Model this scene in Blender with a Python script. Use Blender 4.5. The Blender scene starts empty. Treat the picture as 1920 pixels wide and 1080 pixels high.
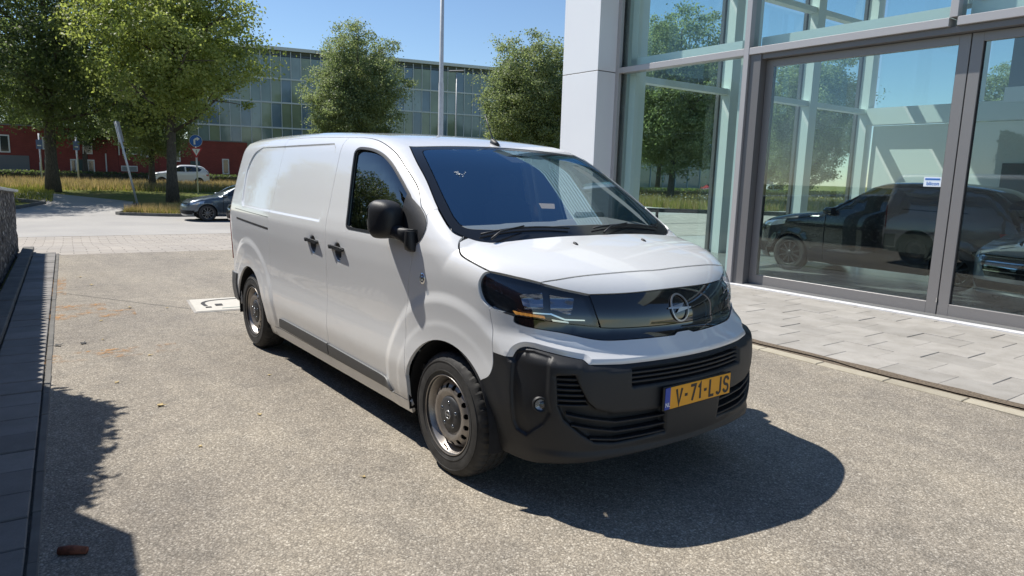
import bpy, bmesh, math, random
import numpy as np
from mathutils import Vector, Matrix
from mathutils.geometry import delaunay_2d_cdt
from mathutils.noise import noise as mnoise
R = math.radians
rng = random.Random(7)
sc = bpy.context.scene
col = sc.collection

# ------------------------------------------------------------------ camera
# world frame: x = the van's forward direction, y = its left, z up, origin on the ground under its front axle
cam_d = bpy.data.cameras.new('camera')
cam = bpy.data.objects.new('camera', cam_d); col.objects.link(cam); sc.camera = cam
cam_d.sensor_width = 36.0
cam_d.lens = 1293.82 / 1920 * 36.0
cam_d.clip_start = .05; cam_d.clip_end = 3000
yaw, pitch, roll = 2.481896, -.162473, .029623
fw = Vector((math.cos(yaw)*math.cos(pitch), math.sin(yaw)*math.cos(pitch), math.sin(pitch)))
rt = Vector((math.sin(yaw), -math.cos(yaw), 0)); up = rt.cross(fw)
r2 = math.cos(roll)*rt + math.sin(roll)*up; u2 = -math.sin(roll)*rt + math.cos(roll)*up
m = Matrix((r2, u2, -fw)).transposed().to_4x4(); m.translation = Vector((3.0091, -2.8233, 1.6178))
cam.matrix_world = m

# ------------------------------------------------------------------ sky and sun
SUN = Vector((-.63, -.30, 1.0)).normalized()          # towards the sun
el = math.asin(SUN.z); az = math.atan2(SUN.x, SUN.y)   # sky texture: 0 = +y, clockwise
world = bpy.data.worlds.new('World'); sc.world = world; world.use_nodes = True
wn = world.node_tree.nodes; wl = world.node_tree.links
sky = wn.new('ShaderNodeTexSky'); sky.sky_type = 'NISHITA'; sky.sun_disc = False
sky.sun_elevation = el; sky.sun_rotation = az
sky.air_density = 1.0; sky.dust_density = 0.0; sky.ozone_density = 4.8; sky.altitude = 0
bg = wn['Background']; bg.inputs['Strength'].default_value = .094
wl.new(sky.outputs[0], bg.inputs['Color'])
sun_d = bpy.data.lights.new('sun', 'SUN'); sun_d.energy = 4.7; sun_d.angle = R(.53); sun_d.color = (1, .95, .87)
sun = bpy.data.objects.new('sun', sun_d); col.objects.link(sun)
sun.rotation_euler = SUN.to_track_quat('Z', 'Y').to_euler(); sun.location = (-20, -12, 30)
sc.view_settings.view_transform = 'Standard'; sc.view_settings.look = 'None'
sc.view_settings.exposure = .50; sc.view_settings.gamma = 1; sc.view_settings.use_curve_mapping = False
sc.cycles.max_bounces = 10; sc.cycles.transparent_max_bounces = 24; sc.cycles.glossy_bounces = 5
sc.cycles.caustics_reflective = False; sc.cycles.caustics_refractive = False
sc.cycles.sample_clamp_indirect = 6
try: sc.cycles.use_denoising = True
except Exception: pass

# ------------------------------------------------------------------ materials
def lin(c):
    return tuple(((v/12.92) if v <= .04045 else ((v+.055)/1.055)**2.4) for v in c)
def hexc(h): return lin(tuple(int(h[i:i+2], 16)/255 for i in (0, 2, 4)))
MATS = {}
class NT:
    def __init__(s, name):
        s.m = bpy.data.materials.new(name); s.m.use_nodes = True; s.t = s.m.node_tree
        s.n = s.t.nodes; s.l = s.t.links; s.b = s.n['Principled BSDF']; MATS[name] = s.m
    def add(s, ty, **kw):
        nd = s.n.new(ty)
        for k, v in kw.items():
            if k.startswith('i_'):
                key = k[2:]; key = int(key) if key.isdigit() else key.replace('_', ' ')
                nd.inputs[key].default_value = v
            else: setattr(nd, k, v)
        return nd
    def link(s, a, b): s.l.new(a, b)
    def coord(s, space='Object', scale=None):
        tc = s.add('ShaderNodeTexCoord'); o = tc.outputs[space]
        if scale is not None:
            mp = s.add('ShaderNodeMapping'); mp.inputs['Scale'].default_value = scale if hasattr(scale, '__len__') else (scale,)*3
            s.link(o, mp.inputs[0]); o = mp.outputs[0]
        return o
    def pos(s, scale=1.0):
        g = s.add('ShaderNodeNewGeometry'); mp = s.add('ShaderNodeMapping')
        mp.inputs['Scale'].default_value = scale if hasattr(scale, '__len__') else (scale,)*3
        s.link(g.outputs['Position'], mp.inputs[0]); return mp.outputs[0]
    def noise(s, v, scale, detail=3, rough=.55, dist=0):
        n = s.add('ShaderNodeTexNoise'); n.inputs['Scale'].default_value = scale; n.inputs['Detail'].default_value = detail
        n.inputs['Roughness'].default_value = rough; n.inputs['Distortion'].default_value = dist
        s.link(v, n.inputs['Vector']); return n
    def ramp(s, fac, stops):
        r = s.add('ShaderNodeValToRGB'); e = r.color_ramp.elements
        while len(e) < len(stops): e.new(.5)
        for el_, (p, c) in zip(e, stops):
            el_.position = p; el_.color = (*c, 1) if len(c) == 3 else c
        s.link(fac, r.inputs[0]); return r
    def mix(s, fac, a, b, mode='MIX'):
        mx = s.add('ShaderNodeMix', data_type='RGBA', blend_type=mode)
        for sock, val in ((0, fac), (6, a), (7, b)):
            if hasattr(val, 'is_output') or isinstance(val, bpy.types.NodeSocket): s.link(val, mx.inputs[sock])
            else: mx.inputs[sock].default_value = val if sock == 0 else ((*val, 1) if len(val) == 3 else val)
        return mx.outputs[2]
    def math(s, op, a, b=0.):
        n = s.add('ShaderNodeMath', operation=op)
        for i, v in enumerate((a, b)):
            if isinstance(v, bpy.types.NodeSocket): s.link(v, n.inputs[i])
            else: n.inputs[i].default_value = v
        return n.outputs[0]
    def set(s, **kw):
        for k, v in kw.items():
            key = {'color': 'Base Color', 'rough': 'Roughness', 'metal': 'Metallic', 'coat': 'Coat Weight', 'coat_rough': 'Coat Roughness',
                   'spec': 'Specular IOR Level', 'emit': 'Emission Color', 'emits': 'Emission Strength', 'trans': 'Transmission Weight', 'ior': 'IOR', 'alpha': 'Alpha', 'normal': 'Normal'}[k]
            if isinstance(v, bpy.types.NodeSocket): s.link(v, s.b.inputs[key])
            else: s.b.inputs[key].default_value = ((*v, 1) if hasattr(v, '__len__') and len(v) == 3 else v)
        return s.m
    def bump(s, h, strength=.3, dist=.01, normal=None):
        b = s.add('ShaderNodeBump'); b.inputs['Strength'].default_value = strength; b.inputs['Distance'].default_value = dist
        s.link(h, b.inputs['Height'])
        if normal is not None: s.link(normal, b.inputs['Normal'])
        s.link(b.outputs[0], s.b.inputs['Normal']); return b.outputs[0]
def simple(name, color, rough=.5, metal=0, var=.0, vscale=6., bump=0., bscale=200., **kw):
    t = NT(name); c = color
    if var:
        n = t.noise(t.pos(), vscale, 4)
        lo = tuple(v*(1-var) for v in color); hi = tuple(min(1, v*(1+var)) for v in color)
        c = t.ramp(n.outputs['Fac'], [(.3, lo), (.7, hi)]).outputs[0]
    t.set(color=c, rough=rough, metal=metal, **kw)
    if bump:
        n2 = t.noise(t.coord('Object'), bscale, 2); t.bump(n2.outputs['Fac'], bump, .002)
    return t.m
def glass(name, tint, f0=.08, rough=0.0, dirt=.0, coat=(.95, .97, 1)):
    """thin sheet: mirror reflection by Fresnel over tinted straight-through light"""
    t = NT(name); t.n.remove(t.b)
    out = t.n['Material Output']
    tr = t.add('ShaderNodeBsdfTransparent'); tr.inputs[0].default_value = (*tint, 1)
    gl = t.add('ShaderNodeBsdfGlossy'); gl.inputs['Roughness'].default_value = rough; gl.inputs[0].default_value = (*coat, 1)
    geo = t.add('ShaderNodeNewGeometry')
    # Schlick on |N.I| so both sides of the sheet behave alike
    dp = t.add('ShaderNodeVectorMath', operation='DOT_PRODUCT'); t.link(geo.outputs['Normal'], dp.inputs[0]); t.link(geo.outputs['Incoming'], dp.inputs[1])
    ab = t.math('ABSOLUTE', dp.outputs['Value']); om = t.math('SUBTRACT', 1.0, ab); p5 = t.math('POWER', om, 5.0)
    fr = t.math('ADD', t.math('MULTIPLY', p5, 1-f0), f0)
    mx = t.add('ShaderNodeMixShader'); t.link(fr, mx.inputs[0]); t.link(tr.outputs[0], mx.inputs[1]); t.link(gl.outputs[0], mx.inputs[2])
    last = mx.outputs[0]
    if dirt:
        df = t.add('ShaderNodeBsdfDiffuse'); df.inputs[0].default_value = (.6, .6, .58, 1)
        n = t.noise(t.pos(), 2.2, 6, .65)
        f = t.ramp(n.outputs['Fac'], [(.42, (dirt*.25,)*3), (.75, (dirt,)*3)])
        m2 = t.add('ShaderNodeMixShader'); t.link(f.outputs[0], m2.inputs[0]); t.link(last, m2.inputs[1]); t.link(df.outputs[0], m2.inputs[2]); last = m2.outputs[0]
    t.link(last, out.inputs[0]); return t.m

# ------------------------------------------------------------------ mesh helpers
def link(name, me, mat=None, parent=None, smooth=False):
    if mat is not None:
        mat = MATS[mat] if isinstance(mat, str) else mat
        if not me.materials: me.materials.append(mat)
    o = bpy.data.objects.new(name, me); col.objects.link(o)
    if smooth:
        for p in me.polygons: p.use_smooth = True
    if parent is not None: o.parent = parent
    return o
def mk(name, v, f, mat=None, parent=None, smooth=False):
    me = bpy.data.meshes.new(name); me.from_pydata([tuple(map(float, p)) for p in v], [], [tuple(int(i) for i in q) for q in f]); me.update()
    return link(name, me, mat, parent, smooth)
def tag(o, label=None, cat=None, group=None, kind=None):
    if label: o['label'] = label
    if cat: o['category'] = cat
    if group: o['group'] = group
    if kind: o['kind'] = kind
    return o
def empty(name, loc=(0, 0, 0), rz=0, label=None, cat=None, group=None):
    o = bpy.data.objects.new(name, None); col.objects.link(o); o.location = loc; o.rotation_euler = (0, 0, rz); o.empty_display_size = .2
    return tag(o, label, cat, group)
def copy_tree(o, parent=None):
    c = o.copy(); col.objects.link(c); c.parent = parent
    for ch in [x for x in o.children]: copy_tree(ch, c)
    return c
class MB:
    """collects shapes of ONE part"""
    def __init__(s): s.v = []; s.f = []
    def put(s, v, f):
        k = len(s.v); s.v += [tuple(p) for p in v]; s.f += [tuple(i+k for i in q) for q in f]; return s
    def box(s, x0, x1, y0, y1, z0, z1, bev=0, M=None):
        v, f = box_geo(x0, x1, y0, y1, z0, z1, bev)
        if M is not None: v = [tuple(M @ Vector(p)) for p in v]
        return s.put(v, f)
    def tube(s, pts, r, n=8, cap=True):
        v, f = tube_geo(pts, r, n, cap); return s.put(v, f)
    def lathe(s, prof, n=32, axis='y', c=(0, 0, 0)):
        v, f = lathe_geo(prof, n, axis, c); return s.put(v, f)
    def build(s, name, mat, parent=None, smooth=False): return mk(name, s.v, s.f, mat, parent, smooth)
def box_geo(x0, x1, y0, y1, z0, z1, bev=0):
    if not bev:
        v = [(x, y, z) for z in (z0, z1) for y in (y0, y1) for x in (x0, x1)]
        return v, [(0, 2, 3, 1), (4, 5, 7, 6), (0, 1, 5, 4), (2, 6, 7, 3), (0, 4, 6, 2), (1, 3, 7, 5)]
    b = min(bev, (x1-x0)*.49, (y1-y0)*.49, (z1-z0)*.49)
    bm = bmesh.new(); bmesh.ops.create_cube(bm, size=1)
    for q in bm.verts: q.co = Vector(((x0+x1)/2+q.co.x*(x1-x0), (y0+y1)/2+q.co.y*(y1-y0), (z0+z1)/2+q.co.z*(z1-z0)))
    bmesh.ops.bevel(bm, geom=bm.edges[:], offset=b, segments=1, affect='EDGES')
    bm.verts.index_update(); v = [tuple(q.co) for q in bm.verts]; f = [tuple(w.index for w in p.verts) for p in bm.faces]; bm.free()
    return v, f
def tube_geo(pts, r, n=8, cap=True):
    pts = [Vector(p) for p in pts]; rs = r if hasattr(r, '__len__') else [r]*len(pts)
    v = []; f = []; ref = None
    for i, p in enumerate(pts):
        t = (pts[min(i+1, len(pts)-1)]-pts[max(i-1, 0)]).normalized()
        if ref is None: ref = t.orthogonal().normalized()
        ref = (ref - t*ref.dot(t)).normalized(); b = t.cross(ref)
        for k in range(n):
            a = 2*math.pi*k/n; v.append(tuple(p+(ref*math.cos(a)+b*math.sin(a))*rs[i]))
    for i in range(len(pts)-1):
        for k in range(n):
            a = i*n+k; b = i*n+(k+1) % n; f.append((a, b, b+n, a+n))
    if cap: f.append(tuple(range(n))[::-1]); f.append(tuple(range((len(pts)-1)*n, len(pts)*n)))
    return v, f
def lathe_geo(prof, n=32, axis='y', c=(0, 0, 0)):
    """prof: (radius, along-axis) pairs"""
    v = []; f = []; m_ = len(prof)
    for k in range(n):
        a = 2*math.pi*k/n; ca, sa = math.cos(a), math.sin(a)
        for r, t in prof:
            if axis == 'y': v.append((c[0]+r*ca, c[1]+t, c[2]+r*sa))
            elif axis == 'z': v.append((c[0]+r*ca, c[1]+r*sa, c[2]+t))
            else: v.append((c[0]+t, c[1]+r*ca, c[2]+r*sa))
    for k in range(n):
        k2 = (k+1) % n
        for i in range(m_-1): f.append((k*m_+i, k*m_+i+1, k2*m_+i+1, k2*m_+i))
    return v, f
def fix_normals(o):
    bm = bmesh.new(); bm.from_mesh(o.data); bmesh.ops.recalc_face_normals(bm, faces=bm.faces[:]); bm.to_mesh(o.data); bm.free(); return o
def autosmooth(o, ang=35):
    me = o.data; bm = bmesh.new(); bm.from_mesh(me); bmesh.ops.remove_doubles(bm, verts=bm.verts[:], dist=1e-5); bmesh.ops.recalc_face_normals(bm, faces=bm.faces[:])
    for e in bm.edges: e.smooth = not (len(e.link_faces) == 2 and e.calc_face_angle(0) > R(ang))
    for p in bm.faces: p.smooth = True
    bm.to_mesh(me); bm.free(); return o
def poly_inside(P, poly):
    x, y = P[:, 0], P[:, 1]; ins = np.zeros(len(P), bool); n = len(poly); j = n-1
    for i in range(n):
        xi, yi = poly[i]; xj, yj = poly[j]
        c = ((yi > y) != (yj > y)) & (x < (xj-xi)*(y-yi)/((yj-yi) if yj != yi else 1e-12)+xi); ins ^= c; j = i
    return ins
def poly_dist(P, poly):
    d = np.full(len(P), 1e9); A = np.asarray(poly, float); B = np.roll(A, -1, 0)
    for a, b in zip(A, B):
        ab = b-a; t = np.clip(((P-a)@ab)/max(ab@ab, 1e-12), 0, 1); d = np.minimum(d, np.hypot(*(P-a-t[:, None]*ab).T))
    return d
def densify(poly, step):
    out = []; n = len(poly)
    for i in range(n):
        a = np.array(poly[i], float); b = np.array(poly[(i+1) % n], float); k = max(1, int(math.ceil(np.linalg.norm(b-a)/step)))
        out += [tuple(a+(b-a)*j/k) for j in range(k)]
    return out
def area2(p): p = np.asarray(p); q = np.roll(p, -1, 0); return float((p[:, 0]*q[:, 1]-q[:, 0]*p[:, 1]).sum())
def inset(poly, g):
    p = np.asarray(poly, float); s = 1 if area2(p) > 0 else -1
    e = np.roll(p, -1, 0)-p; e /= np.maximum(np.linalg.norm(e, axis=1), 1e-9)[:, None]; nn = np.stack([-e[:, 1], e[:, 0]], 1)*s
    a = nn+np.roll(nn, 1, 0); l = np.linalg.norm(a, axis=1); a /= np.maximum(l, .4)[:, None]**2/2 if False else np.maximum(l, .6)[:, None]
    return [tuple(q) for q in p+a*g]
def cr(pts, n=6, closed=False):
    """Catmull-Rom through points"""
    P = [np.array(p, float) for p in pts]; out = []; N = len(P)
    for i in range(N if closed else N-1):
        p1, p2 = P[i], P[(i+1) % N]
        p0 = P[(i-1) % N] if closed or i else 2*p1-p2; p3 = P[(i+2) % N] if closed or i+2 < N else 2*p2-p1
        for k in range(n):
            t = k/n; out.append(tuple(.5*((2*p1)+(-p0+p2)*t+(2*p0-5*p1+4*p2-p3)*t*t+(-p0+3*p1-3*p2+p3)*t**3)))
    if not closed: out.append(tuple(P[-1]))
    return out
def join(*segs):
    out = []
    for s_ in segs:
        for p in s_:
            if not out or math.dist(p, out[-1]) > 1e-4: out.append(tuple(map(float, p)))
    if math.dist(out[0], out[-1]) < 1e-4: out.pop()
    return out
def cdt(outline, holes, res, guides=()):
    """triangulate polygon with interior grid; returns 2D verts, faces, boundary loops (index lists)"""
    loops = [outline]+list(holes); pts = []; edges = []; lp = []
    for L in loops:
        k = len(pts); pts += [tuple(p) for p in L]; n = len(L); edges += [(k+i, k+(i+1) % n) for i in range(n)]; lp.append(list(range(k, k+n)))
    A = np.asarray(outline); x0, y0 = A.min(0); x1, y1 = A.max(0)
    gx, gy = np.meshgrid(np.arange(x0+res*.5, x1, res), np.arange(y0+res*.5, y1, res*.9)); gx = gx+(np.arange(gx.shape[0]) % 2)[:, None]*res*.5
    G = np.stack([gx.ravel(), gy.ravel()], 1); ok = poly_inside(G, outline)
    for h in holes: ok &= ~poly_inside(G, h)
    G = G[ok]
    if len(G):
        d = np.min([poly_dist(G, L) for L in loops], 0); G = G[d > res*.45]
    for g in guides:
        g = np.asarray(g, float); okg = poly_inside(g, outline) & (poly_dist(g, outline) > res*.12)
        for h in holes: okg &= ~poly_inside(g, h) & (poly_dist(g, h) > res*.12)
        k = len(pts); idx = {}
        for i in range(len(g)):
            if okg[i]: idx[i] = k+len(idx)
        pts += [tuple(g[i]) for i in idx]
        edges += [(idx[i], idx[i+1]) for i in range(len(g)-1) if i in idx and i+1 in idx]
        if len(G): G = G[poly_dist(G, [tuple(q) for q in g]+[tuple(q) for q in g[::-1]][1:-1] if len(g) > 2 else g) > res*.35]
    pts += [tuple(p) for p in G]
    r = delaunay_2d_cdt([Vector(p) for p in pts], edges, [], 0, 1e-7)
    V = np.array([tuple(p) for p in r[0]]); T = np.array([f for f in r[2] if len(f) == 3], int)
    c = V[T].mean(1); keep = poly_inside(c, outline)
    for h in holes: keep &= ~poly_inside(c, h)
    ar = (V[T[:, 1], 0]-V[T[:, 0], 0])*(V[T[:, 2], 1]-V[T[:, 0], 1])-(V[T[:, 2], 0]-V[T[:, 0], 0])*(V[T[:, 1], 1]-V[T[:, 0], 1])
    T = T[keep & (np.abs(ar) > 1e-9)]; T = np.where((ar[keep & (np.abs(ar) > 1e-9)] > 0)[:, None], T, T[:, ::-1])
    inv = {}
    for i, o_ in enumerate(r[3]):
        for q in o_: inv[q] = i
    lp = [[inv[i] for i in L] for L in lp]
    return V, T, lp
# ================================================================== ground
DL = -.0875; E1 = np.array([math.cos(DL), math.sin(DL)]); E2 = np.array([-math.sin(DL), math.cos(DL)])   # driveway frame: u along, v across
FA = -.0363; FU = np.array([math.cos(FA), math.sin(FA)]); FN = np.array([-math.sin(FA), math.cos(FA)])   # showroom frame
def ss(a, b, x):
    t_ = min(1, max(0, (x-a)/(b-a))); return t_*t_*(3-2*t_)
def terr(u, v):
    z = -.5*ss(-11, -19, u) if u > -31 else -.5+.5*ss(-31, -48, u)
    return z*ss(22, 11, v)
def D(u, v, z=0.): p = E1*u+E2*v; return (float(p[0]), float(p[1]), terr(u, v)+z)
def uv(x, y): p = np.array([x, y]); return float(p@E1), float(p@E2)

# -- materials
t = NT('asphalt_driveway')
p = t.pos()
v1 = t.add('ShaderNodeTexVoronoi', feature='F1'); v1.inputs['Scale'].default_value = 105; t.link(p, v1.inputs['Vector'])
v2 = t.add('ShaderNodeTexVoronoi', feature='F1'); v2.inputs['Scale'].default_value = 200; t.link(p, v2.inputs['Vector'])
c1 = t.add('ShaderNodeSeparateColor'); t.link(v1.outputs['Color'], c1.inputs[0])
c2 = t.add('ShaderNodeSeparateColor'); t.link(v2.outputs['Color'], c2.inputs[0])
st1 = t.ramp(c1.outputs[0], [(0, (.13, .115, .092)), (.35, (.25, .222, .182)), (.72, (.38, .338, .278)), (.90, (.58, .525, .44)), (.97, (.82, .77, .67))])
st2 = t.ramp(c2.outputs[1], [(0, (.14, .123, .10)), (.45, (.28, .25, .205)), (.8, (.43, .385, .32)), (.95, (.66, .61, .52))])
edge = t.ramp(v1.outputs['Distance'], [(.30, (1, 1, 1)), (.75, (.25, .25, .25))])
base = t.mix(.5, st1.outputs[0], st2.outputs[0]); base = t.mix(.28, base, (.30, .268, .222))
big = t.noise(p, .55, 6, .6); bl = t.ramp(big.outputs['Fac'], [(.30, (.80, .80, .82)), (.55, (1, 1, 1)), (.75, (1.12, 1.10, 1.06))])
mid = t.noise(p, 5.5, 5, .65); ml = t.ramp(mid.outputs['Fac'], [(.32, (.86, .86, .86)), (.6, (1.06, 1.05, 1.03))])
c = t.mix(1, base, bl.outputs[0], 'MULTIPLY'); c = t.mix(1, c, ml.outputs[0], 'MULTIPLY'); c = t.mix(.45, c, t.mix(1, c, edge.outputs[0], 'MULTIPLY'))
rv = t.noise(p, .9, 5, .7, 1.2); rm = t.ramp(rv.outputs['Fac'], [(.66, (0, 0, 0)), (.74, (1, 1, 1))])
c = t.mix(t.math('MULTIPLY', rm.outputs[0], .18), c, (.30, .25, .18))
sp_ = t.add('ShaderNodeTexVoronoi'); sp_.inputs['Scale'].default_value = .62; t.link(p, sp_.inputs['Vector']); wob = t.noise(p, 7, 4, .7)
spot = t.ramp(t.math('ADD', sp_.outputs['Distance'], t.math('MULTIPLY', wob.outputs['Fac'], .10)), [(.085, (1, 1, 1)), (.135, (0, 0, 0))]); c = t.mix(t.math('MULTIPLY', spot.outputs[0], .30), c, (.07, .062, .055))
mp_ = t.add('ShaderNodeMapping'); mp_.inputs['Rotation'].default_value = (0, 0, -DL); mp_.inputs['Scale'].default_value = (.10, 1.0, 1.0); t.link(p, mp_.inputs[0])
tr1 = t.noise(mp_.outputs[0], 1.15, 3, .5); tk = t.ramp(tr1.outputs['Fac'], [(.36, (.86, .86, .87)), (.50, (1, 1, 1)), (.66, (1.07, 1.06, 1.04))]); c = t.mix(1, c, tk.outputs[0], 'MULTIPLY')
t.set(color=c, rough=.86, spec=.35)
hsum = t.math('ADD', t.math('MULTIPLY', v1.outputs['Distance'], -1.0), t.math('MULTIPLY', c1.outputs[0], .8)); t.bump(hsum, .45, .005)

t = NT('road_asphalt'); p = t.pos(); n = t.noise(p, 60, 3, .7); n2 = t.noise(p, .4, 5)
r1 = t.ramp(n.outputs['Fac'], [(.3, (.29, .278, .262)), (.7, (.40, .387, .368))]); r2_ = t.ramp(n2.outputs['Fac'], [(.3, (.85, .85, .86)), (.7, (1.08, 1.07, 1.05))])
t.set(color=t.mix(1, r1.outputs[0], r2_.outputs[0], 'MULTIPLY'), rough=.9)
t = NT('block_paving'); p = t.pos()
mp = t.add('ShaderNodeMapping'); t.link(p, mp.inputs[0]); mp.inputs['Rotation'].default_value = (0, 0, -DL+math.pi/2)
bk_ = t.add('ShaderNodeTexBrick', offset=.5); t.link(mp.outputs[0], bk_.inputs['Vector']); bk_.inputs['Scale'].default_value = 1.0
for k_, v_ in (('Color1', (.36, .33, .295, 1)), ('Color2', (.31, .283, .252, 1)), ('Mortar', (.17, .155, .14, 1)), ('Mortar Size', .010), ('Brick Width', .42), ('Row Height', .30), ('Bias', 0.)): bk_.inputs[k_].default_value = v_
n = t.noise(p, .9, 5); rr_ = t.ramp(n.outputs['Fac'], [(.3, (.88, .88, .88)), (.7, (1.1, 1.08, 1.05))])
t.set(color=t.mix(1, bk_.outputs[0], rr_.outputs[0], 'MULTIPLY'), rough=.88); t.bump(bk_.outputs['Fac'], -.6, .01)
t = NT('lawn'); p = t.pos(); n = t.noise(p, .22, 6, .6); n2 = t.noise(p, 9, 4, .7)
r1 = t.ramp(n.outputs['Fac'], [(.30, (.085, .125, .032)), (.5, (.17, .185, .058)), (.68, (.28, .24, .11))]); r2_ = t.ramp(n2.outputs['Fac'], [(.3, (.6, .6, .6)), (.7, (1.25, 1.2, 1.1))])
t.set(color=t.mix(1, r1.outputs[0], r2_.outputs[0], 'MULTIPLY'), rough=.95, spec=.1); t.bump(n2.outputs['Fac'], .8, .05)
def slabmat(name, col_, var):
    t = NT(name); oi = t.add('ShaderNodeObjectInfo'); p = t.pos(); n = t.noise(p, 3.5, 6, .65); n2 = t.noise(p, 140, 2)
    h = t.ramp(oi.outputs['Random'], [(0, tuple(v*(1-var) for v in col_)), (.5, col_), (1, tuple(v*(1+var) for v in col_))])
    m1 = t.ramp(n.outputs['Fac'], [(.28, (.80, .79, .77)), (.6, (1.03, 1.03, 1.03))]); m2 = t.ramp(n2.outputs['Fac'], [(.3, (.9, .9, .9)), (.7, (1.06, 1.06, 1.06))])
    t.set(color=t.mix(1, t.mix(1, h.outputs[0], m1.outputs[0], 'MULTIPLY'), m2.outputs[0], 'MULTIPLY'), rough=.85); t.bump(n2.outputs['Fac'], .25, .003)
slabmat('paving_slab', (.345, .328, .302), .10); slabmat('wall_slab', (.20, .19, .18), .15); slabmat('kerb_stone', (.38, .345, .27), .12)
simple('joint_sand', (.10, .088, .07), .95, var=.4, vscale=30)
simple('dirt', (.125, .098, .070), .95, var=.5, vscale=60, bump=.6, bscale=150)
simple('dark_kerb', (.13, .125, .115), .9, var=.25, vscale=5)

def sheet(name, poly, mat, z, step=2.0, label=None, ku='structure'):
    """flat-lying sheet that follows the ground, poly in the driveway frame"""
    V, T, _ = cdt(densify(poly if area2(poly) > 0 else poly[::-1], step), [], step)
    o = mk(name, [D(a, b, z) for a, b in V], [tuple(q) for q in T], mat, None, True); o['kind'] = ku; return o
# terrain: one sheet to the horizon
us = [60, 20, 4, -4, -11, -12, -13, -14, -15, -16, -17, -18, -19, -22, -26, -31, -34, -37, -40, -43, -46, -48, -60, -90, -150, -300, -700]
vs = [-500, -200, -90, -50, -30, -20, -12, -6, -3, 0, 4, 8, 11, 13, 15, 17, 19, 22, 30, 45, 70, 120, 250, 600]
g = mk('ground', [D(a, b, -.035) for a in us for b in vs], [(i*len(vs)+j, (i+1)*len(vs)+j, (i+1)*len(vs)+j+1, i*len(vs)+j+1) for i in range(len(us)-1) for j in range(len(vs)-1)], 'lawn', None, True); g['kind'] = 'structure'; fix_normals(g)
sheet('driveway', [(-11.15, -2.78), (14, -2.78), (14, 3.14), (-11.15, 3.14)], 'asphalt_driveway', 0., 1.5)
sheet('block_paving', [(-11.15, -40), (-11.15, -2.785), (-11.152, 3.14), (-11.152, 60), (-20.3, 60), (-20.3, -40)], 'block_paving', -.004, 1.6)
sheet('road', [(-20.3, -60), (-20.3, 60), (-28.4, 60), (-28.4, .9), (-29.75, -.8), (-35.7, .1), (-37.8, .3), (-36.5, -3.4), (-33.6, -4.4), (-30, -6.5), (-29.5, -60)], 'road_asphalt', .0, 2.0)
sheet('side_path', [(-37.9, .2), (-36.4, -3.3), (-44, -9), (-60, -16), (-60, -12), (-46, -6)], 'road_asphalt', .0, 2.0)
sheet('service_yard', [(-11.16, 3.2), (30, 3.2), (30, 32), (-11.16, 32)], 'road_asphalt', -.012, 4)
# asphalt repair seam and stains lie in the driveway: a shallow saw-cut seam
sm = mk('repair_seam', [D(-6.9+k*.22-.012*math.sin(k), -2.70+k*.165+.006*math.sin(k*2.1), .003) for k in range(11)]+[D(-6.885+k*.22-.012*math.sin(k), -2.70+k*.165+.006*math.sin(k*2.1), .003) for k in range(11)], [(i, i+1, i+12, i+11) for i in range(10)], 'dark_kerb'); sm['kind'] = 'structure'
# -- paving along the showroom: bed and single slabs
def FL(u, n, z=0.): p = FU*u+FN*n; return (float(p[0]), float(p[1]), z)
bed = mk('pavement', [FL(-9, 3.12, -.008), FL(6.5, 3.12, -.008), FL(6.5, 6.47, -.008), FL(-9, 6.47, -.008)], [(0, 1, 2, 3)], 'joint_sand'); bed['kind'] = 'structure'
sv, sf = box_geo(-.2485, .2485, -.2005, .2005, -.05, 0, .004)
sme = bpy.data.meshes.new('paving_slab'); sme.from_pydata(sv, [], sf); sme.materials.append(MATS['paving_slab'])
r_ = random.Random(3)
for j in range(8):
    n_ = 3.41+.2035+j*.4035
    w_ = .4005 if n_+.2 < 6.45 else max(.05, (6.46-(n_-.2)))
    for i in range(-17, 13):
        u_ = -.08+.25+i*.501+(.02-.255*((j+1) % 2) if True else 0)+(.07*(j//2) % .25)*.0
        o = bpy.data.objects.new('slab', sme); col.objects.link(o); o.parent = bed
        sc_y = 1. if w_ > .39 else w_/.401
        o.location = FL(u_, n_ if sc_y == 1 else n_-.2+w_/2, .012+r_.uniform(-.0035, .0035)); o.rotation_euler = (r_.uniform(-.004, .004), r_.uniform(-.004, .004), FA+r_.uniform(-.003, .003)); o.scale = (1, sc_y, 1)
dv = [];
for k in range(60):
    u_ = -9+k*.26; w_ = .055+.05*max(0, math.sin(u_*2.3)+.4*math.sin(u_*7+1)); dv += [FL(u_, 3.398+.012*math.sin(u_*9), .016), FL(u_, 3.385-w_-.02*math.sin(u_*5), .007)]
o = mk('kerb_dirt', dv, [(2*k, 2*k+1, 2*k+3, 2*k+2) for k in range(59)], 'dirt', None, True); tag(o, 'dry brown dirt and litter gathered along the showroom kerb', 'dirt', kind='stuff')
kb = mk('kerb', [FL(-9, 3.10, -.02), FL(6.5, 3.10, -.02), FL(6.5, 3.40, -.02), FL(-9, 3.40, -.02)], [(0, 1, 2, 3)], 'joint_sand'); kb['kind'] = 'structure'
kv, kf = box_geo(-.296, .296, -.065, .065, -.06, 0, .006); kme = bpy.data.meshes.new('kerb_stone'); kme.from_pydata(kv, [], kf); kme.materials.append(MATS['kerb_stone'])
for i in range(-13, 11):
    o = bpy.data.objects.new('kerb_stone', kme); col.objects.link(o); o.parent = kb; o.location = FL(.1+i*.60, 3.155, .010+r_.uniform(-.003, .003)); o.rotation_euler = (0, 0, FA+r_.uniform(-.006, .006))
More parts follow.
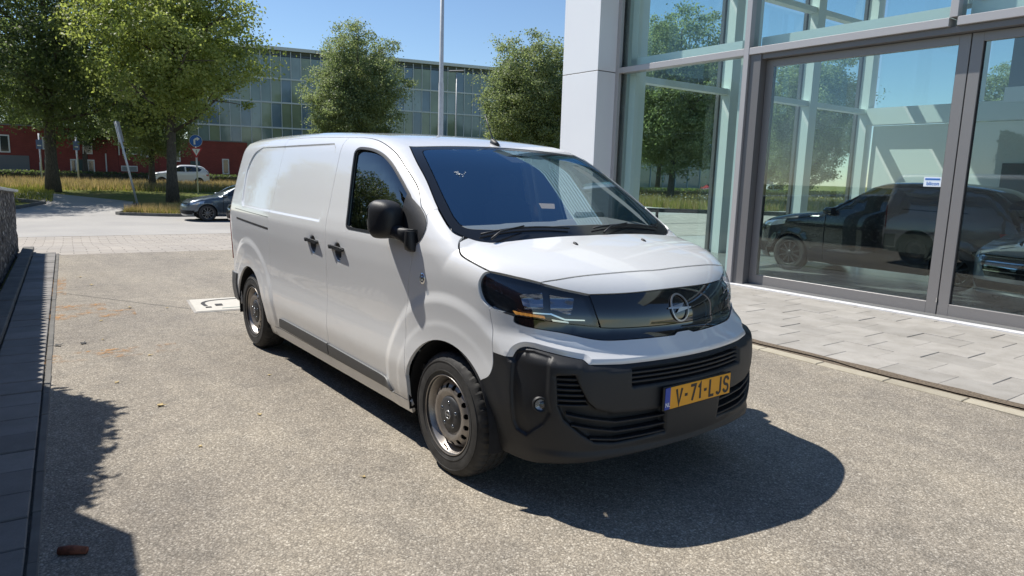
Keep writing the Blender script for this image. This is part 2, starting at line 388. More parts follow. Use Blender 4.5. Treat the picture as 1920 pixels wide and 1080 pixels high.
# fill between asphalt and kerb
o = mk('kerb_channel', [FL(-9, 2.86, -.006), FL(6.5, 2.86, -.006), FL(6.5, 3.41, -.006), FL(-9, 3.41, -.006)], [(0, 1, 2, 3)], 'dirt'); o['kind'] = 'structure'
# -- paving along the left wall
bed2 = mk('wall_pavement', [D(-11.4, -3.34, -.01), D(8, -3.34, -.01), D(8, -2.77, -.01), D(-11.4, -2.77, -.01)], [(0, 1, 2, 3)], 'joint_sand'); bed2['kind'] = 'structure'
wv, wf = box_geo(-.146, .146, -.163, .163, -.05, 0, .005); wme = bpy.data.meshes.new('wall_slab'); wme.from_pydata(wv, [], wf); wme.materials.append(MATS['wall_slab'])
for i in range(-37, 16):
    o = bpy.data.objects.new('slab', wme); col.objects.link(o); o.parent = bed2; o.location = D(-.25+i*.30, -2.956, .012+r_.uniform(-.004, .004)); o.rotation_euler = (r_.uniform(-.008, .008), r_.uniform(-.008, .008), DL+r_.uniform(-.006, .006))
pv, pf = box_geo(-.49, .49, -.085, .085, -.06, .0, .008); pme = bpy.data.meshes.new('plinth_stone'); pme.from_pydata(pv, [], pf); pme.materials.append(MATS['dark_kerb'])
for i in range(-12, 6):
    o = bpy.data.objects.new('plinth_stone', pme); col.objects.link(o); o.parent = bed2; o.location = D(.3+i*.99, -3.212, .075+r_.uniform(-.004, .004)); o.rotation_euler = (0, 0, DL)
ev, ef = box_geo(-.245, .245, -.02, .02, -.05, .0, .004); eme = bpy.data.meshes.new('edging_stone'); eme.from_pydata(ev, [], ef); eme.materials.append(MATS['dark_kerb'])
for i in range(-22, 10):
    o = bpy.data.objects.new('edging_stone', eme); col.objects.link(o); o.parent = bed2; o.location = D(-.2+i*.495, -2.762, .010+r_.uniform(-.003, .003)); o.rotation_euler = (0, 0, DL+r_.uniform(-.008, .008))
# -- charging pillar plate: square cast cover with a raised loop mark, set in the asphalt
simple('cover_cream', (.50, .475, .42), .75, var=.06, vscale=9)
simple('cover_slot', (.03, .03, .032), .8)
simple('cover_green', (.14, .19, .17), .6)
C0 = np.array([-5.44, -.60]); ax1 = np.array([.992, -.125]); ax2 = np.array([.125, .992])   # plate axes
cvr = empty('inspection_cover', (C0[0], C0[1], .0), math.atan2(ax1[1], ax1[0]), 'square cream inspection cover with dark curved slot set in the asphalt behind the van', 'cover')
MB().box(-.42, .42, -.36, .36, -.04, .006, .004).build('frame', 'paving_slab', cvr)
MB().box(-.39, .39, -.33, .33, -.03, .012, .003).build('plate', 'cover_cream', cvr)
pts = [(.10, -.20), (-.08, -.215), (-.19, -.17), (-.25, -.08), (-.27, .05), (-.275, .28)]; pts = cr(pts, 6)
q = []; 
for i, (a, b) in enumerate(pts):
    tx, ty = np.array(pts[min(i+1, len(pts)-1)])-np.array(pts[max(i-1, 0)]); l_ = math.hypot(tx, ty); w_ = .022; q += [(a-ty/l_*w_, b+tx/l_*w_, .0145), (a+ty/l_*w_, b-tx/l_*w_, .0145)]
mk('slot', q, [(2*i, 2*i+1, 2*i+3, 2*i+2) for i in range(len(pts)-1)], 'cover_slot', cvr)
MB().box(.03, .13, -.10, -.02, .012, .020, .003).build('lifting_eye', 'cover_slot', cvr)
MB().box(.16, .22, -.215, -.15, .012, .018, .003).build('lifting_eye', 'cover_slot', cvr)
MB().box(.27, .30, -.05, .18, .012, .0135).build('lettering_strip', 'cover_green', cvr)
# -- small things on the ground
simple('leaf_dry', (.42, .32, .15), .8, var=.3, vscale=40); simple('stick_brown', (.20, .065, .035), .8, var=.4, vscale=50); simple('litter_dark', (.02, .02, .02), .7)
def leaf(x, y, s_, a_, label, mat='leaf_dry', grp=None):
    v = [(0, 0, .004), (.35, .3, .016), (.5, .05, .010), (1, .1, .018), (.55, -.12, .008), (.4, -.4, .015), (.2, -.12, .006)]
    ca, sa = math.cos(a_), math.sin(a_)
    o = mk('fallen_leaf', [(s_*(p[0]-.4), s_*p[1], p[2]*s_*9+.003) for p in v]+[(s_*(p[0]-.4), s_*p[1], p[2]*s_*9+.001) for p in v], [(0, 6, 2, 1), (2, 6, 4, 3), (6, 5, 4), (7, 8, 9, 13), (9, 10, 11, 13), (13, 11, 12)], mat)
    o.location = (x, y, .001); o.rotation_euler = (0, 0, a_); return tag(o, label, 'leaf', grp)
leaf(-1.981, -1.939, .085, .6, 'large curled dry leaf lying alone on the sunlit asphalt')
GR = 'dry leaf flecks on the left side of the driveway'
for (x, y, s_) in ((-5.7, -1.55, .09), (-7.6, -1.70, .08), (-8.4, -1.75, .08), (-5.1, -1.9, .06), (-4.2, -2.0, .05), (-3.4, -1.75, .05), (-1.45, -1.45, .05), (-5.5, -1.2, .05), (-2.7, -2.1, .05), (-1.1, -1.9, .04), (.35, .9, .04), (-.2, -1.3, .04), (-2.3, -1.1, .04)):
    leaf(x, y, s_, r_.uniform(0, 6), 'small pale dry leaf fleck on the driveway asphalt', 'leaf_dry', GR)
leaf(-4.15, -2.35, .09, 1.9, 'dark curled leaf beside the orange stains, nearer the wall', 'litter_dark'); leaf(-4.13, -2.16, .09, 2.6, 'dark curled leaf beside the orange stains, farther from the wall', 'litter_dark')
o = MB().tube([(-.225, -2.665, .016), (-.20, -2.62, .018), (-.165, -2.57, .017)], [.017, .020, .015], 10).build('bark_roll', 'stick_brown', None, True); tag(o, 'short reddish brown roll of bark lying in the wall shadow', 'bark')
t = NT('rust_stain'); p = t.pos(); n = t.noise(p, 14, 6, .7); n2 = t.noise(p, 3.2, 3); 
a_ = t.math('MULTIPLY', t.ramp(n.outputs['Fac'], [(.46, (0, 0, 0)), (.60, (1, 1, 1))]).outputs[0], t.ramp(n2.outputs['Fac'], [(.42, (0, 0, 0)), (.6, (1, 1, 1))]).outputs[0])
t.set(color=(.46, .24, .085), rough=.9, alpha=t.math('MULTIPLY', a_, .8))
for k, (u_, v_, du, dv_) in enumerate(((-5.75, -2.62, .22, .36), (-3.45, -2.35, .16, .55), (-7.6, -2.74, .9, .10), (-5.3, -2.5, .18, .5))):
    o = mk('rust_stain', [D(u_-du, v_-dv_, .0045), D(u_+du, v_-dv_, .0045), D(u_+du, v_+dv_, .0045), D(u_-du, v_+dv_, .0045)], [(0, 1, 2, 3)], 'rust_stain'); o['kind'] = 'stuff'; o['label'] = 'orange rust stain on the asphalt by the left wall'; o['group'] = 'orange rust stains by the left wall'; o['category'] = 'stain'
# ================================================================== left wall of dark stone in wire cages, ribbed metal cap
t = NT('cage_stone'); oi = t.add('ShaderNodeObjectInfo'); p = t.pos()
vo = t.add('ShaderNodeTexVoronoi'); vo.inputs['Scale'].default_value = 17; t.link(p, vo.inputs['Vector']); sp = t.add('ShaderNodeSeparateColor'); t.link(vo.outputs['Color'], sp.inputs[0])
rs = t.ramp(sp.outputs[0], [(0, (.045, .047, .052)), (.5, (.12, .12, .125)), (.82, (.21, .205, .20)), (.95, (.42, .41, .39))]); n = t.noise(p, 40, 4, .7); mm = t.ramp(n.outputs['Fac'], [(.3, (.55, .55, .55)), (.7, (1.2, 1.2, 1.2))])
ed = t.ramp(vo.outputs['Distance'], [(.25, (1, 1, 1)), (.7, (.35, .35, .35))])
t.set(color=t.mix(1, t.mix(1, rs.outputs[0], mm.outputs[0], 'MULTIPLY'), ed.outputs[0], 'MULTIPLY'), rough=.8); t.bump(t.math('MULTIPLY', vo.outputs['Distance'], -1.), .9, .03)
simple('cap_metal', (.52, .55, .58), .35, .7, var=.08, vscale=3); simple('cage_wire', (.30, .31, .32), .4, .9)
WL0, WL1, WV = -11.95, 1.6, -3.32
wall = empty('gabion_wall', D(WL0, WV), DL, 'dark stone filled wall with ribbed metal cap along the left edge', 'wall')
Lw = WL1-WL0
# stones: a lumpy faced core, one block per cage
nb = 13
for i in range(nb):
    x0 = Lw*i/nb; x1 = Lw*(i+1)/nb-.012; nx, nz = 18, 18; v = []; f = []
    rr_ = random.Random(100+i)
    for a in range(nx+1):
        for b in range(nz+1):
            x_ = x0+(x1-x0)*a/nx; z_ = .02+(1.06+.37*min(1, x_/8.3))*b/nz; d_ = .020*mnoise(Vector((x_*9, z_*9, 3)))+.014*mnoise(Vector((x_*21, z_*21, 7)))
            v.append((x_+(.012*mnoise(Vector((z_*14, i, 1))) if a in (0, nx) else 0), -.035+d_, z_))
    for a in range(nx):
        for b in range(nz): f.append((a*(nz+1)+b, (a+1)*(nz+1)+b, (a+1)*(nz+1)+b+1, a*(nz+1)+b+1))
    k = len(v); v += [(x0, -.5, .02), (x1, -.5, .02), (x1, -.5, 1.08+.37*min(1, x1/8.3)), (x0, -.5, 1.08+.37*min(1, x0/8.3))]
    c00, c10, c11, c01 = 0, nx*(nz+1), nx*(nz+1)+nz, nz
    f += [(k, c00, *[b for b in range(1, nz)], c01, k+3), (k+1, k+2, c11, *[nx*(nz+1)+b for b in range(nz-1, 0, -1)], c10), (k, k+3, k+2, k+1), tuple([c01]+[a*(nz+1)+nz for a in range(1, nx)]+[c11, k+2, k+3])]
    fix_normals(mk('stone_cage', v, f, 'cage_stone', wall))
# ribbed cap: teeth across the wall
v = []; f = []; nt = int(Lw/.076)
for k in range(nt+1):
    x_ = -.03+(Lw+.06)*k/nt; zz = 1.100+.37*min(1, max(0, x_)/8.3)+(.016 if k % 2 else 0); yo_ = .035 if k % 2 else -.015
    v += [(x_, yo_, zz-.03), (x_, yo_, zz), (x_, -.54, zz+.01), (x_, -.54, zz-.03)]
for k in range(nt):
    for j in range(3): f.append((4*k+j, 4*k+j+1, 4*k+5+j, 4*k+4+j))
fix_normals(mk('cap', v, f, 'cap_metal', wall))
# clipped hedge behind the wall, then an unseen screen added to cast the shadow step
simple('hedge_leaf', (.050, .085, .026), .6, var=.5, vscale=30)
def leaf_cloud(name, n, place, size, mat, parent=None, seed=1, up_=.3):
    r = np.random.RandomState(seed); c = place(r, n); nrm = r.normal(size=(n, 3)); nrm[:, 2] += up_; nrm /= np.linalg.norm(nrm, axis=1)[:, None]
    t1 = np.cross(nrm, r.normal(size=(n, 3))); t1 /= np.maximum(np.linalg.norm(t1, axis=1), 1e-6)[:, None]; t2 = np.cross(nrm, t1)
    s = (size*(.6+.8*r.rand(n)))[:, None]
    V = np.stack([c-t1*s, c+t2*s*.42+nrm*s*.10, c+t1*s, c-t2*s*.42+nrm*s*.10], 1).reshape(-1, 3)
    me = bpy.data.meshes.new(name); me.vertices.add(4*n); me.vertices.foreach_set('co', V.ravel()); me.loops.add(4*n); me.loops.foreach_set('vertex_index', np.arange(4*n, dtype=np.int32))
    me.polygons.add(n); me.polygons.foreach_set('loop_start', np.arange(0, 4*n, 4, dtype=np.int32)); me.polygons.foreach_set('loop_total', np.full(n, 4, dtype=np.int32)); me.update(calc_edges=True); me.validate()
    return link(name, me, mat, parent)
hg = empty('clipped_hedge', D(-3.70, -3.80), DL, 'clipped dark hedge behind the left wall', 'hedge')
hz = lambda x_: 2.98-.32*x_
leaf_cloud('foliage', 22000, lambda r, n: (lambda a: np.stack([a, r.uniform(-.36, .42, n), r.uniform(.9, 1, n)*(2.98-.32*a)+r.uniform(-1.6, .02, n)*(r.rand(n) < .85)], 1))(r.uniform(0, 1.95, n))+r.normal(size=(n, 3))*.03, .050, 'hedge_leaf', hg)
q_ = [(0, -.35, 0), (1.93, -.35, 0), (1.93, .38, 0), (0, .38, 0), (0, -.35, hz(0)-.06), (1.93, -.35, hz(1.93)-.06), (1.93, .38, hz(1.93)-.06), (0, .38, hz(0)-.06)]
mk('inner_twigs', q_, [(0, 3, 2, 1), (4, 5, 6, 7), (0, 1, 5, 4), (1, 2, 6, 5), (2, 3, 7, 6), (3, 0, 4, 7)], 'stick_brown', hg)
pn = empty('shadow_screen', D(-1.78, -3.42), DL, 'unseen board screen added behind the left wall for its shadow', 'screen')  # out of view; boards added and sized for the stepped shadow they cast
for k in range(16): MB().box(k*.30, k*.30+.285, -.05, -.01, 0, 2.92, .004).build('board', 'stick_brown', pn)
# ================================================================== showroom of glass
t = NT('clad_panel'); n = t.noise(t.pos(), .8, 4); r1 = t.ramp(n.outputs['Fac'], [(.3, (.80, .815, .85)), (.7, (.83, .845, .87))]); t.set(color=r1.outputs[0], rough=.38, coat=.3)
simple('frame_alu', (.45, .432, .43), .38, .25); simple('frame_dark', (.165, .160, .162), .42, .2); simple('gasket', (.012, .012, .013), .6)
simple('steel_mint', (.74, .80, .775), .5); simple('inner_white', (.80, .83, .80), .7); simple('floor_tile', (.20, .20, .195), .22, var=.04, vscale=2)
simple('mezz_grey', (.20, .215, .22), .8); simple('sill_stone', (.62, .62, .63), .6, var=.1, vscale=12)
glass('facade_glass', (.90, .965, .955), .024, dirt=.0); glass('door_glass', (.84, .91, .90), .058, dirt=.003)
simple('sticker_white', (.75, .82, .9), .4); simple('sticker_blue', hexc('2f6fc0'), .4)
simple('chrome_s', (.7, .7, .72), .2, 1.0)
SH = empty('glass_showroom', (float(FN[0]*6.5), float(FN[1]*6.5), 0), FA, 'glass fronted showroom with pale corner column beside the van', 'building')
def B(name, mat, u0, u1, n0, n1, z0, z1, par=SH, bev=0): return MB().box(u0, u1, n0-6.5, n1-6.5, z0, z1, bev).build(name, mat, par)
# corner column: clad panels with open joints
cc = B('corner_column', 'gasket', -7.49, -6.53, 5.99, 6.46, .0, 8.0)
for z0, z1 in ((.02, 3.512), (3.526, 7.4)):
    B('cladding_panel', 'clad_panel', -7.505, -6.515, 5.965, 6.47, z0, z1, cc, .004)
B('fascia_core', 'frame_dark', -7.3, 9, 6.46, 6.6, 6.72, 8.05)
for k in range(9): B('louvre', 'steel_mint', -7.6, 9.0, 6.34, 6.47, 6.74+k*.145, 6.82+k*.145)
B('roof', 'mezz_grey', -7.45, 9.0, 6.6, 15.9, 7.60, 8.0)
B('floor', 'floor_tile', -6.9, 9.0, 6.46, 15.6, -.06, .05)
B('sill', 'sill_stone', -6.5, 6.5, 6.36, 6.475, -.03, .036, SH, .006)
# front: mullions, transom, panes
for u in (-6.475, -3.70, -.85, 2.0):
    lower = u < -3 or u > 1.9
    mu = B('mullion', 'frame_alu', u-.045, u+.045, 6.40, 6.62, .02 if lower else 3.60, 6.72, SH, .004)
B('mullion_gasket', 'gasket', -6.52, -6.43, 6.47, 6.60, .02, 6.72)
for u0, u1 in ((-6.43, -3.745), (-3.655, -.895), (-.805, 1.955), (2.045, 4.8)):
    B('transom', 'frame_alu', u0, u1, 6.405, 6.60, 3.50, 3.60, SH, .004)
    B('head_rail', 'frame_alu', u0, u1, 6.43, 6.60, 6.64, 6.72)
    p_ = B('pane', 'facade_glass', u0+.004, u1-.004, 6.497, 6.503, 3.605, 6.635)
    B('inner_beam', 'steel_mint', u0+.03, u1-.03, 6.66, 6.82, 3.56, 3.78)
B('pane', 'facade_glass', -6.425, -3.75, 6.497, 6.503, .10, 3.495); B('base_rail', 'frame_alu', -6.43, -3.745, 6.43, 6.60, .0, .10)
for u in (-6.32, -3.90, -.85, 2.0): B('inner_post', 'steel_mint', u-.075, u+.075, 6.66, 6.92, .05 if u < -3 else 3.78, 7.6)
# sliding doors in a recessed dark portal
B('portal_jamb', 'frame_dark', -3.655, -3.46, 6.44, 6.75, .0, 3.499, SH, .003)
B('portal_head', 'frame_dark', -3.46, 4.8, 6.46, 6.78, 3.425, 3.499, SH, .003)
def leaf_door(u0, u1, tilt):
    d_ = B('sliding_door', 'frame_alu2', u0, u0+.125, 6.58, 6.66, .02, 3.42, SH, .003)
    B('stile', 'frame_alu2', u1-.125, u1, 6.58, 6.66, .02, 3.42, d_, .003)
    B('top_rail', 'frame_alu2', u0+.125, u1-.125, 6.58, 6.66, 3.315, 3.42, d_, .003)
    B('bottom_rail', 'frame_alu2', u0+.125, u1-.125, 6.58, 6.66, .02, .195, d_, .003)
    gp = MB().box(-(u1-u0)/2+.127, (u1-u0)/2-.127, -.003, .003, .196, 3.314).build('glass', 'door_glass', d_); gp.location = ((u0+u1)/2, .12, 0); gp.rotation_euler = (0, 0, tilt)
    B('gasket', 'gasket', u0+.1255, u0+.137, 6.606, 6.634, .196, 3.314, d_); B('gasket', 'gasket', u1-.137, u1-.1255, 6.606, 6.634, .196, 3.314, d_)
    return d_
simple('frame_alu2', (.235, .226, .224), .40, .25)
d1 = leaf_door(-3.455, -.703, .028); d2 = leaf_door(-.690, 2.06, .0)
B('floor_track', 'frame_alu', -3.46, 2.06, 6.50, 6.70, -.02, .018)
B('door_lock', 'chrome_s', -.712, -.700, 6.570, 6.582, .20, .26, d1)
stk = B('door_sticker', 'sticker_white', -1.045, -.835, 6.607, 6.612, 1.625, 1.745, d1)
def flat_text(body, size, mat, u, n, z, par, sx=1., bold=0.):
    cu = bpy.data.curves.new('text', 'FONT'); cu.body = body; cu.size = size; cu.align_x = 'CENTER'; cu.align_y = 'CENTER'; cu.offset = bold; cu.resolution_u = 3
    tmp = bpy.data.objects.new('text', cu); col.objects.link(tmp); dg = bpy.context.evaluated_depsgraph_get(); dg.update(); me = bpy.data.meshes.new_from_object(tmp.evaluated_get(dg)); bpy.data.objects.remove(tmp)
    for v in me.vertices: v.co = Vector((u+v.co.x*sx, n-6.5, z+v.co.y))
    me.materials.clear(); return link('lettering', me, mat, par)
flat_text('blicon', .062, 'sticker_blue', -.935, 6.6055, 1.662, stk, 1.0, .001)
B('sticker_band', 'sticker_blue', -1.03, -.855, 6.6045, 6.6065, 1.708, 1.728, stk)
# end wall of glass (towards the road) and back wall
for n_ in (6.78, 9.98, 12.98, 15.62):
    B('end_post', 'steel_mint', -6.83, -6.58, n_-.15, n_+.15, .05, 7.6); B('end_mullion', 'frame_dark', -6.93, -6.85, n_-.19, n_-.11, .0, 7.6)
for n0, n1 in ((6.93, 9.83), (10.13, 12.83), (13.13, 15.47)):
    B('end_pane', 'facade_glass', -6.893, -6.887, n0-.02, n1+.02, .1, 3.42); B('end_pane', 'facade_glass', -6.893, -6.887, n0-.02, n1+.02, 3.56, 5.56); B('end_pane', 'facade_glass', -6.893, -6.887, n0-.02, n1+.02, 5.68, 7.5)
    B('end_transom', 'steel_mint', -6.82, -6.62, n0, n1, 3.44, 3.56); B('end_transom', 'steel_mint', -6.82, -6.62, n0, n1, 5.56, 5.68); B('end_sill', 'frame_dark', -6.93, -6.80, n0, n1, .0, .10)
B('back_wall', 'inner_white', -6.45, 9.0, 15.60, 15.75, .05, 3.14)
B('back_beam', 'steel_mint', -6.58, 9.0, 15.40, 15.70, 3.16, 3.58)
for u in (-4.15, -1.9, .4, 2.7): B('back_post', 'steel_mint', u-.14, u+.14, 15.45, 15.70, 3.58, 7.6); B('back_mullion', 'frame_dark', u-.25, u-.16, 15.72, 15.80, 3.6, 7.6)
for u0, u1 in ((-6.5, -4.3), (-4.0, -2.05), (-1.75, .25), (.55, 2.55)): B('back_pane', 'facade_glass', u0, u1, 15.73, 15.736, 3.6, 7.5)
mz = B('mezzanine', 'mezz_grey', -2.0, 9.0, 11.4, 15.4, 3.35, 4.75); B('mezzanine_edge', 'inner_white', -2.02, 9.0, 11.34, 11.395, 3.10, 3.36, mz)
for u in (.9, 4.0): B('mezzanine_column', 'steel_mint', u-.1, u+.1, 11.5, 11.7, .05, 3.35, mz)
B('office_door', 'mezz_grey', -3.4, -2.5, 15.55, 15.599, .05, 2.2)
# ================================================================== trees
def leafmat(name, lo, hi, trans):
    t = NT(name); t.n.remove(t.b); out = t.n['Material Output']; p = t.pos(); n = t.noise(p, .55, 4, .6); n2 = t.noise(p, 5.0, 2)
    f = t.math('ADD', t.math('MULTIPLY', n.outputs['Fac'], .6), t.math('MULTIPLY', n2.outputs['Fac'], .4))
    c = t.ramp(f, [(.36, lo), (.50, tuple((a+b)/2 for a, b in zip(lo, hi))), (.64, hi)])
    d = t.add('ShaderNodeBsdfPrincipled'); t.link(c.outputs[0], d.inputs['Base Color']); d.inputs['Roughness'].default_value = .5; d.inputs['Specular IOR Level'].default_value = .35
    tl = t.add('ShaderNodeBsdfTranslucent'); tc = t.mix(1, c.outputs[0], trans, 'MULTIPLY'); t.link(tc, tl.inputs[0])
    mx = t.add('ShaderNodeMixShader'); mx.inputs[0].default_value = .50; t.link(d.outputs[0], mx.inputs[1]); t.link(tl.outputs[0], mx.inputs[2]); t.link(mx.outputs[0], out.inputs[0])
leafmat('leaf_linden', (.155, .20, .062), (.37, .40, .15), (1.55, 1.6, .95))
leafmat('leaf_dark', (.070, .098, .048), (.17, .20, .095), (1.55, 1.7, 1.0))
leafmat('leaf_mid', (.125, .162, .080), (.31, .345, .19), (1.4, 1.5, 1.05))
t = NT('bark'); p = t.pos((1, 1, .25)); n = t.noise(p, 22, 5, .7); r1 = t.ramp(n.outputs['Fac'], [(.3, (.045, .038, .030)), (.7, (.14, .122, .098))]); t.set(color=r1.outputs[0], rough=.95); t.bump(n.outputs['Fac'], .8, .03)
def tree_data(seed, H, th, cr_, squash=1., nclump=330, per=62, leaf=.17, mat='leaf_linden', lean=.0, r0=.22, low=.0, tp=.18, lm=.46):
    """meshes of one tree: trunk with limbs, crown of leaves gathered in clumps at the branch ends"""
    r = random.Random(seed); rn = np.random.RandomState(seed)
    mb = MB(); top = Vector((lean*H, r.uniform(-.3, .3), H*.9)); tr = []
    for k in range(9):
        f = k/8; tr.append(Vector((lean*H*f+.12*math.sin(f*5+seed), .12*math.sin(f*4+seed*2), H*.9*f)))
    mb.tube(tr, [r0*1.35]+[r0*(1-.85*k/8)+.015 for k in range(1, 9)], 9)
    ch = H-th; cz = th+ch*.5; ends = []
    nl = 15
    for i in range(nl):
        f = .30+.62*i/nl; b = tr[0].lerp(tr[-1], 0); b = tr[min(8, int(f*8))].lerp(tr[min(8, int(f*8)+1)], f*8-int(f*8)); a = i*2.4+r.uniform(-.4, .4)
        L = cr_*(.95-.5*abs(f-.45))*r.uniform(.75, 1.05); up_ = r.uniform(.25, .75)+(f-.5)*.6
        d = Vector((math.cos(a), math.sin(a), up_)); e = b+d*L*.8; m_ = b.lerp(e, .5)+Vector((0, 0, -.05*L)); rr = r0*.42*(1-.55*f)
        mb.tube([b, m_, e], [rr, rr*.65, rr*.22], 6); ends.append(e)
        for q in range(4):
            s_ = b.lerp(e, r.uniform(.4, .85)); a2 = a+r.uniform(-1.2, 1.2); e2_ = s_+Vector((math.cos(a2), math.sin(a2), r.uniform(-.1, .7)))*L*r.uniform(.25, .5)
            mb.tube([s_, s_.lerp(e2_, .5)+Vector((0, 0, .04)), e2_], [rr*.4, rr*.28, rr*.1], 5); ends.append(e2_)
    tm = bpy.data.meshes.new('trunk'); tm.from_pydata(mb.v, [], mb.f); tm.materials.append(MATS['bark'])
    for p_ in tm.polygons: p_.use_smooth = True
    # clump centres: spread through an uneven egg-shaped volume
    C = []; 
    while len(C) < nclump:
        q = rn.normal(size=3); q /= np.linalg.norm(q); rad = rn.rand()**.42
        zz = q[2]*rad; taper = 1.0-tp*max(0, zz)-.10*max(0, -zz)
        lump = .82+lm*mnoise(Vector((q[0]*1.7+seed, q[1]*1.7, q[2]*1.7)))+lm*.55*mnoise(Vector((q[0]*4.2, q[1]*4.2+seed, q[2]*4.2)))
        p_ = np.array([lean*(cz+zz*ch*.5)+q[0]*rad*cr_*taper*lump, q[1]*rad*cr_*taper*lump, cz-low*max(0, -zz)+zz*ch*.53*squash*(lump*.5+.5)])
        C.append(p_)
    C += [np.array(e) for e in ends if (e.z > th*.85)]
    C = np.array(C); n = len(C)*per
    idx = np.repeat(np.arange(len(C)), per); cs = (.26+.44*rn.rand(len(C)))*cr_/5.0*1.12
    off = rn.normal(size=(n, 3))*np.array([1, 1, .62])*cs[idx][:, None]*.62
    P = C[idx]+off; cen = np.array([lean*cz, 0, cz]); outd = (P-cen); outd /= np.maximum(np.linalg.norm(outd, axis=1), .1)[:, None]
    nrm = rn.normal(size=(n, 3))*.75+outd*.45+np.array([0, 0, .45]); nrm /= np.linalg.norm(nrm, axis=1)[:, None]
    t1 = np.cross(nrm, rn.normal(size=(n, 3))); t1 /= np.maximum(np.linalg.norm(t1, axis=1), 1e-6)[:, None]; t2 = np.cross(nrm, t1); s = (leaf*(.55+.75*rn.rand(n)))[:, None]
    V = np.stack([P-t1*s*.55, P+t2*s*.38+nrm*s*.08, P+t1*s*.6, P-t2*s*.38+nrm*s*.08], 1).reshape(-1, 3)
    me = bpy.data.meshes.new('crown'); me.vertices.add(4*n); me.vertices.foreach_set('co', V.ravel()); me.loops.add(4*n); me.loops.foreach_set('vertex_index', np.arange(4*n, dtype=np.int32))
    me.polygons.add(n); me.polygons.foreach_set('loop_start', np.arange(0, 4*n, 4, dtype=np.int32)); me.polygons.foreach_set('loop_total', np.full(n, 4, dtype=np.int32)); me.update(calc_edges=True); me.validate(); me.materials.append(MATS[mat])
    return tm, me
def plant_tree(data, loc, rz, sc_, label, grp='trees along the road', sz=None):
    e = empty('linden_tree', loc, rz, label, 'tree', grp); e.scale = (sc_, sc_, sz or sc_)
    for nm, me in zip(('trunk', 'crown'), data):
        o = bpy.data.objects.new(nm, me); col.objects.link(o); o.parent = e
    return e
T_L = tree_data(5, 13.4, 3.7, 5.4, 1., 560, 92, .145, 'leaf_linden', .02, .27, .0)
T_D = tree_data(11, 14.5, 2.6, 6.2, 1., 580, 84, .155, 'leaf_dark', 0, .33, .4)
T_M = tree_data(23, 13.6, 1.9, 5.0, 1.0, 860, 92, .150, 'leaf_mid', 0, .24, .2, .10, .30)
T_N = tree_data(31, 12.6, 1.8, 4.9, 1.0, 800, 92, .150, 'leaf_mid', 0, .22, .2, .10, .30)
def gz(x, y): return terr(*uv(x, y))
def at(x, y): return (x, y, gz(x, y)-.03)
plant_tree(T_D, at(-44.6, .80), 1.0, 1.0, 'large dark tree on the far grass verge at the left')
plant_tree(T_L, at(-37.5, 5.60), .4, 1.0, 'light green tree on the grass island behind the grey car')
plant_tree(T_M, at(-51.0, 7.1), 2.0, .86, 'tree with thick trunk just behind the light green island tree')
plant_tree(T_D, at(-66.0, 4.6), 3.1, .80, 'slim dark tree standing before the red brick houses')
plant_tree(T_M, at(-55.8, 24.7), 1.1, 1.04, 'rounded tree rising above the van roof left of the lamp post')
plant_tree(T_N, at(-43.3, 34.6), 4.0, 1.05, 'rounded tree between the lamp post and the showroom column')
plant_tree(T_M, at(-27.6, 34.2), 2.6, .92, 'tree seen through the left showroom window')
plant_tree(T_D, at(-44.0, 52.0), .9, .80, 'dark tree farther off, filling the left showroom window', 'trees along the road')
plant_tree(T_N, at(-34.0, 58.0), 2.9, .85, 'far rounded tree beyond the meadow, right of the dark one', 'trees along the road')
plant_tree(T_N, at(-22.3, 41.5), .3, .82, 'tree seen through the showroom door glass')
plant_tree(T_D, at(-38.8, -5.6), 2.0, .84, 'dark tree at the left frame edge, overhanging the road')
plant_tree(T_D, at(-84.0, 2.0), .3, .95, 'tall tree behind the red brick houses'); plant_tree(T_L, at(-92, 13.), 2.3, .85, 'pale green tree showing over the red brick houses')
plant_tree(T_N, at(-18.5, 66), 1.7, .95, 'far tree low in the right showroom window', 'trees along the road')
for k, (x, y, d_, a_, s_, lb) in enumerate(((-28, -12.4, T_D, .5, .56, 'dark tree beyond the left wall, nearest the road junction'), (-25.5, -14.2, T_M, 1.9, .56, 'rounded tree beyond the left wall, middle of the row'), (-22.5, -14.6, T_D, 2.2, .52, 'dark tree beyond the left wall, nearest the hedge'), (-36, -13.5, T_M, 3.0, .66, 'rounded tree across the side path, farthest of the row'))):
    plant_tree(d_, at(x, y), a_, s_, lb, 'trees beyond the left wall')
# ================================================================== tall grass and flowers
leafmat('grass_green', (.11, .145, .036), (.27, .27, .09), (1.5, 1.4, .8)); leafmat('grass_dry', (.26, .21, .10), (.46, .37, .20), (1.2, 1.1, .9))
def blades(name, n, region, h, w, mat, seed, label):
    r = np.random.RandomState(seed); pu, pv = region(r, n); z = np.array([terr(a, b) for a, b in zip(pu, pv)]); base = np.outer(pu, E1)+np.outer(pv, E2)
    hh = h*(.45+.75*r.rand(n)); a = r.rand(n)*6.283; ln = hh*.35*r.normal(size=n); B0 = np.column_stack([base, z-.04]); dx = np.column_stack([np.cos(a)*w, np.sin(a)*w, 0*a]); tip = B0+np.column_stack([np.cos(a+1)*ln, np.sin(a+1)*ln, hh])
    V = np.stack([B0-dx, B0+dx, tip], 1).reshape(-1, 3); me = bpy.data.meshes.new(name); me.vertices.add(3*n); me.vertices.foreach_set('co', V.ravel()); me.loops.add(3*n); me.loops.foreach_set('vertex_index', np.arange(3*n, dtype=np.int32))
    me.polygons.add(n); me.polygons.foreach_set('loop_start', np.arange(0, 3*n, 3, dtype=np.int32)); me.polygons.foreach_set('loop_total', np.full(n, 3, dtype=np.int32)); me.update(calc_edges=True)
    o = link(name, me, mat); return tag(o, label, 'grass', kind='stuff')
